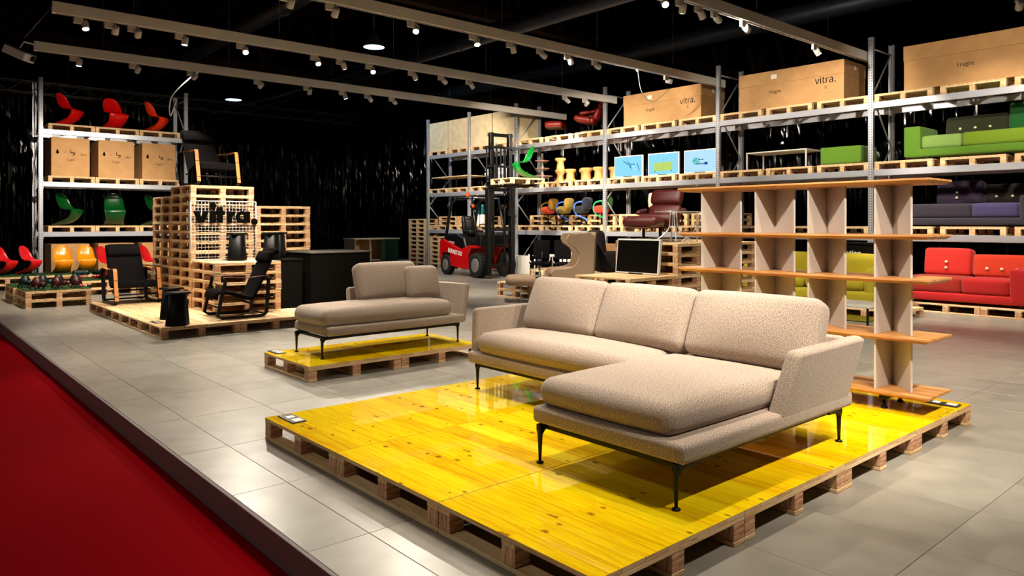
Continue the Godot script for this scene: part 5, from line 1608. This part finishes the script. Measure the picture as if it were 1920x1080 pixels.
	# low beams: extra pallet layers and small seating
	for k in 2:
		for i in 3: pallet("far", i, v3(15.12, low + PH * k, [-15.46, -14.31, -13.17][i]), "bare pine pallet, %s layer behind the loop chairs, %s from the forklift" % [["lower", "upper"][k], ORD[i]], "pallets stacked behind the loop chairs", PI / 2)
		for i in 2: pallet("far", i, v3(15.05, low + PH * k, [-19.95, -18.85][i]), "bare pine pallet, %s layer on the low end bay beams, %s from the curtain" % [["lower", "upper"][k], ORD[i]], "pallets stacked on the low beams far end", PI / 2)
		for i in 3: pallet("far", i, v3(15.12, low + PH * k, [-12.05, -10.93, -9.82][i]), "bare pine pallet, %s layer behind the oxblood lounge, %s from the loop chairs" % [["lower", "upper"][k], ORD[i]], "pallets stacked behind the leather lounge", PI / 2)
	var loop = func(label, at, tube_c, seat_c, back_c, flip):
		var t = thing("loop_chair", label, "chair", at, 0.0)
		var fm = mat("loop_" + tube_c.to_html(false), tube_c, 0.3)
		part(t, "loop_frame", tube(smooth_path([v3(0, 0.62, 0.42 * flip), v3(0, 0.64, 0.1 * flip), v3(0, 0.58, -0.10 * flip), v3(0, 0.42, -0.14 * flip), v3(0, 0.28, -0.02 * flip), v3(0, 0.18, 0.28 * flip), v3(0, 0.12, 0.34 * flip)], 5), 0.022, 8), fm)
		part(t, "seat_pad", soft(v3(0.30, 0.16, 0.34), 0.07, v3(0.02, 0.03, 0.02), 10), cloth("pad_" + seat_c.to_html(false), seat_c), v3(0, 0.42, 0.14 * flip))
		part(t, "back_pad", soft(v3(0.30, 0.30, 0.14), 0.06, v3(0.02, 0.02, 0.03), 10), cloth("pad_" + back_c.to_html(false), back_c), v3(0, 0.58, 0.34 * flip), v3(0.15 * flip, 0, 0))
		part(t, "stem", tube([v3(0, 0.03, 0.14 * flip), v3(0, 0.36, 0.14 * flip)], 0.022, 8), mats["black_metal"])
		for k in 5:
			var q = TAU * k / 5
			part(t, "base_spoke", tube([v3(0, 0.05, 0.14 * flip), v3(cos(q) * 0.24, 0.02, 0.14 * flip + sin(q) * 0.24)], 0.014, 6), mats["black_metal"])
	loop.call("small chair with orange and yellow padding on the low beams", v3(14.36, low, -15.05), Color(0.55, 0.45, 0.10), Color(0.85, 0.22, 0.05), Color(0.60, 0.42, 0.06), 1.0)
	loop.call("small chair with a blue looped tube frame and ochre padding", v3(14.34, low, -14.42), Color(0.25, 0.42, 0.85), Color(0.55, 0.45, 0.12), Color(0.55, 0.45, 0.12), 1.0)
	loop.call("small chair with a bare blue looped tube frame", v3(14.34, low, -13.74), Color(0.30, 0.48, 0.90), Color(0.04, 0.04, 0.06), Color(0.05, 0.06, 0.15), 1.0)
	loop.call("small chair with a green looped tube frame and orange seat", v3(14.36, low, -13.05), Color(0.20, 0.62, 0.40), Color(0.85, 0.17, 0.05), Color(0.12, 0.38, 0.08), 1.0)
	for i in 3:
		var z = [-18.16, -17.92, -17.70][i]
		var t = thing("tall_vase", ["teal-necked white vase nearest the end post on the low beams", "teal-necked white vase in the middle of three", "teal-necked cream vase nearest the forklift mast"][i], "vase", v3(14.42, low, z), 0.0, "vases on the low beams")
		part(t, "body", lathe([Vector2(0.07, 0.0), Vector2(0.075, 0.02), Vector2(0.085, 0.16), Vector2(0.08, 0.30), Vector2(0.06, 0.34)], 16), mats["white_plastic"] if i < 2 else mats["pale_card"])
		part(t, "neck", lathe([Vector2(0.06, 0.34), Vector2(0.065, 0.40), Vector2(0.055, 0.58), Vector2(0.062, 0.62), Vector2(0.03, 0.66)], 16), mat("teal_glaze", Color(0.02, 0.35, 0.36), 0.3))
	for i in 2:
		var t = thing("paper_lantern", ["cream paper lantern above the oxblood chair, nearer the screens' first post", "cream paper lantern above the oxblood chair, nearer the desk bay"][i], "lantern", v3(14.40, low, [-11.22, -10.72][i]))
		part(t, "shade", lathe([Vector2(0.10, 0.42), Vector2(0.15, 0.46), Vector2(0.16, 0.62), Vector2(0.14, 0.78), Vector2(0.09, 0.80)], 18), mat("cream_paper", Color(0.90, 0.84, 0.68), 0.8))
		part(t, "stem", tube([v3(0, 0.02, 0), v3(0, 0.45, 0)], 0.012, 8), mats["black_metal"])
		part(t, "base", lathe([Vector2(0.12, 0.0), Vector2(0.12, 0.015), Vector2(0.02, 0.03)], 18), mats["black_metal"])
	# pallet stacks on the floor at the far end
	for k in 11: pallet("far", k % 3, v3(14.62, PH * k, -21.15), "bare pine pallet, %s from the bottom of the tall stack outside the end post" % ORD[k], "pallets of the tall stack at the rack end", PI / 2)
	for s in [[-19.93, 7], [-18.82, 7]]:
		for k in s[1]: pallet("far", k % 3, v3(14.66, PH * k, s[0]), "bare pine pallet, %s from the bottom of the floor stack under the %s bay" % [ORD[k], "curtain-end" if s[0] < -19.0 else "vase"], "pallets of the floor stacks under the far bays", PI / 2)
	for fl in [[-11.95, 2], [-10.9, 2], [-9.85, 2], [-15.4, 1], [-14.3, 1], [-13.2, 1]]:
		for k in fl[1]: pallet("far", k % 3, v3(14.66, PH * k, fl[0]), "bare pallet on the ground under the long rack, %s layer at %s" % [["lower", "upper"][k], {-11.95: "the brown cabinet", -10.9: "mid screen bay", -9.85: "the desk-frame post", -15.4: "the forklift", -14.3: "the white cabinet", -13.2: "the loop-chair post"}[fl[0]]], "pallets on the ground under the chair bays", PI / 2)

func build_island():
	# display island of pallet stacks behind the bookshelf
	for k in 5:
		pallet("natural", k % 3, v3(7.95, PH * k, -6.70), "bare pine pallet, %s from the bottom of the stack carrying the dark screen" % ORD[k], "pallets of the five-high island stack")
	for k in 8:
		for i in 2: pallet("natural", (k + i + 1) % 3, v3(8.97 + 1.01 * i, PH * k, -6.70), "bare pine pallet, %s up in the wire-table stack %s the dark screen" % [ORD[k], ["next to", "farther from"][i]], "pallets of the eight-high front stacks")
		for i in 2: pallet("natural", (k + i) % 3, v3(9.98 + 1.01 * i, PH * k, -7.71), "bare pine pallet, %s up in the oxblood-lounge stack %s the dark screen" % [ORD[k], ["next to", "farther from"][i]], "pallets of the eight-high rear stacks")
	monitor("dark switched-off screen leaning against the pallet stack", v3(8.25, PH * 5 + 0.002, -6.74), -PI / 2, null, 0.11, 0.78, 0.50, false)
	leather_lounge("oxblood leather lounge chair on top of the eight-high pallet stacks", v3(9.32, PH * 8, -7.14), deg_to_rad(-70), mats["oxblood_leather"]).scale = v3(0.88, 0.88, 0.88)
	leather_ottoman("oxblood leather ottoman before the lounge chair on the stacks", v3(8.72, PH * 8, -7.00), deg_to_rad(-70), mats["oxblood_leather"]).scale = v3(0.85, 0.85, 0.85)
	var t = thing("wire_table", "long wire-top table on splayed chrome legs atop the pallet stacks", "table", v3(9.04, PH * 8 + 0.01, -6.45), 0.0)
	for z in [-0.16, 0.16]: part(t, "edge_wire", tube([v3(-0.55, 0.44, z), v3(0.55, 0.44, z)], 0.007, 6), mats["chrome"])
	for k in 18: part(t, "top_wire", tube([v3(-0.53 + k * 0.0624, 0.445, -0.17), v3(-0.53 + k * 0.0624, 0.445, 0.17)], 0.005, 5), mats["chrome"])
	for x in [-0.33, 0.33]:
		for s in [-1.0, 1.0]:
			part(t, "leg", tube(smooth_path([v3(x + 0.03 * s, 0.44, 0.03 * s), v3(x + 0.035 * s, 0.22, 0.05 * s), v3(x + 0.09 * s, 0.12, 0.10 * s), v3(x + 0.20 * s, 0.0, 0.20 * s)], 4), 0.009, 6), mats["chrome"])
			part(t, "leg", tube(smooth_path([v3(x + 0.03 * s, 0.44, -0.03 * s), v3(x + 0.035 * s, 0.22, -0.05 * s), v3(x + 0.09 * s, 0.12, -0.10 * s), v3(x + 0.20 * s, 0.0, -0.20 * s)], 4), 0.009, 6), mats["chrome"])
		part(t, "leg_collar", lathe([Vector2(0.05, 0.205), Vector2(0.055, 0.215), Vector2(0.055, 0.225), Vector2(0.05, 0.235)], 12), mats["chrome"], v3(x, 0, 0))
	# wing chair with stool
	var m = mats["taupe_cloth"]
	pallet("natural", 0, v3(10.05, 0, -9.80), "bare pine pallet under the wing armchair", "pallets under the wing chair set")
	for k in 2: pallet("natural", 1 + k, v3(9.98, PH * k, -10.82), "bare pine %s pallet of the two-high stack behind the taupe footstool" % ["lower", "upper"][k], "pallets behind the footstool")
	var w = thing("wing_armchair", "taupe high-backed swivel armchair with curled wings", "armchair", v3(10.03, PH, -9.80), deg_to_rad(-125))
	# side silhouette (z forward, y up): tall back, wing curling forward, scooped arm
	var sil = [Vector2(-0.36, 0.16), Vector2(0.40, 0.22), Vector2(0.44, 0.40), Vector2(0.36, 0.47), Vector2(0.14, 0.475), Vector2(0.0, 0.52), Vector2(-0.07, 0.62), Vector2(-0.09, 0.74), Vector2(-0.03, 0.84), Vector2(0.10, 0.93), Vector2(0.14, 1.02), Vector2(0.10, 1.12), Vector2(-0.30, 1.14), Vector2(-0.40, 1.05)]
	for s in [-1.0, 1.0]:
		arm_panel(w, "wing", sil, 0.06, Transform3D(Basis(Vector3(0, 0, 1), Vector3(0, 1, 0), Vector3(-1, 0, 0)), v3(0.34 * s, 0, 0)), m, 0.02)
	part(w, "back", soft(v3(0.70, 0.98, 0.10), 0.045, v3(0, 0, 0.01), 10), m, v3(0, 0.65, -0.36), v3(-0.06, 0, 0))
	part(w, "seat_cushion", soft(v3(0.60, 0.16, 0.68), 0.06, v3(0, 0.03, 0), 10), m, v3(0, 0.38, 0.05))
	part(w, "seat_shell", soft(v3(0.68, 0.14, 0.74), 0.05, Vector3.ZERO, 10), m, v3(0, 0.24, 0.02))
	part(w, "neck_cushion", soft(v3(0.58, 0.16, 0.12), 0.05, v3(0, 0.01, 0.02), 10), m, v3(0, 1.05, -0.26))
	part(w, "head_flap", soft(v3(0.50, 0.20, 0.05), 0.0249, v3(0, 0, 0.01), 8), m, v3(0, 1.05, -0.43))
	part(w, "pedestal", tube([v3(0, 0.03, 0), v3(0, 0.2, 0)], 0.035, 10), mats["chrome"])
	for k in 4: part(w, "base_arm", tube([v3(0, 0.05, 0), v3(cos(TAU * k / 4 + 0.78) * 0.32, 0.02, sin(TAU * k / 4 + 0.78) * 0.32)], [0.025, 0.014], 6), mats["chrome"])
	var f = thing("swivel_footstool", "taupe padded footstool on a chrome stem beside the wing armchair", "footstool", v3(9.16, 0, -10.25), deg_to_rad(-130))
	part(f, "cushion", soft(v3(0.66, 0.15, 0.56), 0.065, v3(0.01, 0.03, 0.01), 12), m, v3(0, 0.40, 0))
	part(f, "stem", tube([v3(0, 0.02, 0), v3(0, 0.34, 0)], 0.02, 10), mats["chrome"])
	for k in 4: part(f, "base_arm", tube([v3(0, 0.045, 0), v3(cos(TAU * k / 4) * 0.25, 0.016, sin(TAU * k / 4) * 0.25)], [0.02, 0.012], 6), mats["chrome"])
	# yellow sofa and information box
	for i in 3: pallet("natural", i, v3(11.95, 0, -6.95 + 1.0 * i), "bare pine pallet, %s from the pallet stacks under the yellow sofa" % ORD[i], "pallets under the yellow sofa")
	var yc = cloth("yellow_cloth", Color(0.66, 0.60, 0.03))
	var y = thing("yellow_sofa", "bright yellow rounded sofa behind the bookshelf", "sofa", v3(11.95, PH, -5.95), -PI / 2)
	soft_block(y, "base", yc, -1.15, 1.15, 0.06, 0.26, -0.42, 0.42, 0.06)
	soft_block(y, "seat_cushion", yc, -0.95, -0.01, 0.26, 0.44, -0.30, 0.42, 0.07, 0.02)
	soft_block(y, "seat_cushion", yc, 0.01, 0.95, 0.26, 0.44, -0.30, 0.42, 0.07, 0.02)
	soft_block(y, "arm", yc, -1.16, -0.94, 0.10, 0.62, -0.42, 0.40, 0.09)
	soft_block(y, "arm", yc, 0.94, 1.16, 0.10, 0.62, -0.42, 0.40, 0.09)
	soft_block(y, "back_cushion", yc, -0.94, -0.02, 0.40, 0.80, -0.42, -0.20, 0.09, 0.02)
	soft_block(y, "back_cushion", yc, 0.02, 0.94, 0.40, 0.80, -0.42, -0.20, 0.09, 0.02)
	for x in [-0.9, 0.9]:
		for z in [-0.33, 0.33]: part(y, "leg", tube([v3(x, 0.0, z), v3(x, 0.08, z)], 0.02, 8), mats["black_metal"])
	var b = thing("information_box", "black box counter lettered in white behind the yellow sofa", "counter", v3(12.75, 0, -5.62))
	bx(b, "body", mats["black_board"], v3(0.40, 1.10, 1.10), v3(0, 0.55, 0), Vector3.ZERO, 0.005)
	bx(b, "top", mats["black_board"], v3(0.44, 0.03, 1.14), v3(0, 1.115, 0), Vector3.ZERO, 0.004)
	letters(b, "Information", 0.105, 0.004, mats["print_white"], v3(-0.2015, 0.955, -0.15), v3(0, -PI / 2, 0), "lettering", true)
	var ct = thing("coffee_table", "low white coffee table past the end of the yellow sofa", "table", v3(10.15, 0, -4.62))
	bx(ct, "top", mats["white_metal"], v3(0.7, 0.03, 0.9), v3(0, 0.36, 0))
	bx(ct, "lower_shelf", mat("green_glass", Color(0.04, 0.12, 0.07), 0.08), v3(0.62, 0.012, 0.82), v3(0, 0.16, 0), Vector3.ZERO, 0.002)
	for x in [-0.33, 0.33]:
		for z in [-0.43, 0.43]: bx(ct, "leg", mats["black_metal"], v3(0.025, 0.345, 0.025), v3(x, 0.1725, z))
	# small furniture on the ground by the chair bays
	var cab = func(label, at, size, m2):
		var c = thing("office_cabinet", label, "cabinet", at)
		bx(c, "body", m2, size, v3(0, size.y / 2, 0))
		for k in 2:
			var dr = bx(c, "drawer", m2, v3(0.012, size.y * 0.44, size.z * 0.92), v3(-size.x / 2 - 0.005, size.y * (0.26 + 0.48 * k), 0), Vector3.ZERO, 0.003)
			bx(dr, "handle", mats["black_metal"], v3(0.014, 0.012, 0.12), v3(-0.01, size.y * 0.14, 0), Vector3.ZERO, 0.002)
	cab.call("white two-drawer cabinet nearest the forklift under the long rack", v3(13.80, 0, -15.5), v3(0.42, 0.55, 0.42), mats["white_metal"])
	cab.call("tall white two-drawer cabinet between office chairs", v3(14.6, PH, -14.2), v3(0.45, 0.85, 0.55), mats["white_metal"])
	cab.call("brown cardboard-fronted cabinet behind the wing armchair", v3(13.75, 0, -12.55), v3(0.60, 0.95, 0.90), mats["cardboard"])
	var desk = thing("office_desk", "white-topped desk on chrome legs under the chair bay", "desk", v3(13.72, 0, -13.82))
	bx(desk, "top", mats["white_metal"], v3(0.72, 0.03, 1.3), v3(0, 0.60, 0))
	for x in [-0.33, 0.33]:
		for z in [-0.6, 0.6]: part(desk, "leg", tube([v3(x, 0, z), v3(x, 0.59, z)], 0.018, 8), mats["chrome"])
	var oc = func(label, at, turn, cm):
		var c = thing("office_chair", label, "office chair", at, turn)
		part(c, "seat", soft(v3(0.46, 0.07, 0.46), 0.03, v3(0, 0.01, 0), 8), cm, v3(0, 0.46, 0))
		part(c, "backrest", soft(v3(0.42, 0.48, 0.05), 0.024, Vector3.ZERO, 8, func(p): return p + v3(0, 0, p.x * p.x * 0.5)), cm, v3(0, 0.80, -0.23), v3(-0.12, 0, 0))
		part(c, "back_stem", tube([v3(0, 0.42, -0.1), v3(0, 0.46, -0.26), v3(0, 0.75, -0.27)], 0.018, 6), mats["black_metal"])
		for s in [-1.0, 1.0]: part(c, "armrest", tube(smooth_path([v3(0.20 * s, 0.45, 0.0), v3(0.27 * s, 0.55, 0.0), v3(0.26 * s, 0.66, 0.05), v3(0.25 * s, 0.66, 0.2)], 3), 0.016, 6), mats["white_metal"])
		part(c, "column", tube([v3(0, 0.08, 0), v3(0, 0.44, 0)], 0.025, 8), mats["chrome"])
		for k in 5:
			var q = TAU * k / 5
			var a = part(c, "base_arm", tube([v3(0, 0.10, 0), v3(cos(q) * 0.29, 0.07, sin(q) * 0.29)], [0.022, 0.014], 6), mats["black_metal"])
			part(a, "caster", lathe([Vector2(0.0, -0.015), Vector2(0.028, -0.012), Vector2(0.03, 0.0), Vector2(0.028, 0.012), Vector2(0.0, 0.015)], 10), mats["black_metal"], v3(cos(q) * 0.29, 0.031, sin(q) * 0.29), v3(PI / 2, 0, 0))
	oc.call("black swivel office chair beside the white desk", v3(12.75, 0, -13.55), deg_to_rad(150), mats["black_cloth"])
	oc.call("black swivel office chair turned towards the forklift", v3(12.95, 0, -12.9), deg_to_rad(-40), mats["black_cloth"])
	var df = thing("white_side_table", "white square-framed side table by the dark leather chair", "table", v3(11.8, 0.0, -10.65))
	bx(df, "top", mats["white_metal"], v3(0.45, 0.02, 0.45), v3(0, 0.85, 0))
	for x in [-0.215, 0.215]:
		for z in [-0.215, 0.215]: bx(df, "leg", mats["white_metal"], v3(0.022, 0.84, 0.022), v3(x, 0.42, z))
	bx(df, "shelf", mats["white_metal"], v3(0.45, 0.02, 0.45), v3(0, 0.38, 0))
	var db = thing("brown_armchair", "dark brown armchair turned away behind the pallet stacks", "armchair", v3(11.15, PH * 2, -9.75), deg_to_rad(60))
	var br = cloth("cocoa_cloth", Color(0.09, 0.045, 0.03))
	part(db, "back", soft(v3(0.75, 0.80, 0.16), 0.07, v3(0, 0.02, 0.02), 10), br, v3(0, 0.62, -0.30), v3(-0.12, 0, 0))
	part(db, "seat", soft(v3(0.70, 0.22, 0.68), 0.07, v3(0, 0.03, 0), 10), br, v3(0, 0.32, 0.05))
	for s in [-1.0, 1.0]: part(db, "arm", soft(v3(0.12, 0.36, 0.66), 0.05, Vector3.ZERO, 8), br, v3(0.38 * s, 0.42, 0.03))
	part(db, "base", lathe([Vector2(0.28, 0.0), Vector2(0.27, 0.02), Vector2(0.05, 0.06), Vector2(0.05, 0.22)], 16), mats["black_metal"])
	for k in 2: pallet("natural", k, v3(11.15, PH * k, -9.75), "bare pine %s pallet under the dark brown armchair" % ["lower", "upper"][k], "pallets under the brown armchair")

func build_extras():
	# projector hung from the track end
	var p = thing("projector", "white box projector hung at the end of the lighting track", "projector", v3(1.93, 4.36, -15.05))
	var tl = Basis(Vector3.UP, deg_to_rad(48)) * Basis(Vector3.RIGHT, 0.42)
	var o = bx(p, "housing", mats["white_plastic"], v3(0.30, 0.14, 0.40), Vector3.ZERO, Vector3.ZERO, 0.012)
	o.basis = tl
	part(o, "lens", lathe([Vector2(0.045, 0.0), Vector2(0.05, 0.03), Vector2(0.035, 0.035), Vector2(0.0, 0.02)], 18), mats["black_gloss"], v3(0.06, 0.01, 0.20), v3(PI / 2, 0, 0))
	bx(o, "mount_plate", mats["black_metal"], v3(0.22, 0.014, 0.44), v3(0, 0.09, 0))
	part(p, "bracket_arm", tube([v3(0.0, 0.08, 0.0), v3(0.08, 0.24, -0.1), v3(0.30, 0.27, -0.38)], 0.014, 8), mats["white_metal"])
	var tie = thing("cross_bar", "thin dark bar joining the ends of two lighting tracks", "bar", v3(2.02, 4.66, -12.5))
	part(tie, "bar", tube([v3(0, 0, 0.0), v3(-0.02, 0, -2.5)], 0.02, 8), mats["black_metal"])
	bx(tie, "end_clamp", mats["black_metal"], v3(0.06, 0.08, 0.05), v3(0, 0, 0.0))
	# loose cables down to the racks
	var c = thing("power_cable", "white cable drooping from the track to the one-bay rack post", "cable", v3(6.30, 4.53, -15.45), 0.0)
	part(c, "flex", tube(smooth_path([v3(-1.3, 0, 0), v3(-1.25, -0.25, -1.8), v3(-0.7, -0.42, -3.8), v3(-0.15, 0.25, -5.1)], 6), 0.014, 6), mats["white_plastic"])
	bx(c, "plug", mats["white_plastic"], v3(0.05, 0.05, 0.05), v3(-1.3, -0.02, 0))
	var c2 = thing("power_cable", "thin cable drooping from the track to a long lidded carton", "cable", v3(11.55, 4.53, -9.42), 0.0)
	part(c2, "flex", tube(smooth_path([v3(0, 0, 0), v3(0.5, -0.35, -0.3), v3(1.4, -0.40, -0.7), v3(2.7, 0.14, -1.2)], 6), 0.008, 6), mats["white_plastic"])
	bx(c2, "plug", mats["white_plastic"], v3(0.05, 0.04, 0.05), v3(0, -0.02, 0))
	# placards lying on the platforms
	for q in [[v3(2.13, PH, -4.68), "grey information card holder on the corner of the sofa platform"], [v3(3.12, PH, -7.22), "grey information card holder on the corner of the chaise platform"], [v3(2.86, PH, -10.42), "grey information card holder on the pale platform"], [v3(5.86, PH, -1.98), "dark information card holder at the end of the bookshelf platform"]]:
		var t = thing("card_holder", q[1], "card holder", q[0])
		bx(t, "plate", mat("card_grey", Color(0.16, 0.15, 0.15), 0.3), v3(0.10, 0.008, 0.24), v3(0, 0.004, 0), Vector3.ZERO, 0.002)
		bx(t, "card", mats["print_white"], v3(0.055, 0.002, 0.05), v3(0.0, 0.009, -0.03), Vector3.ZERO, 0.0005)
		bx(t, "card", mats["white_metal"], v3(0.06, 0.002, 0.07), v3(0.005, 0.009, 0.07), Vector3.ZERO, 0.0005)
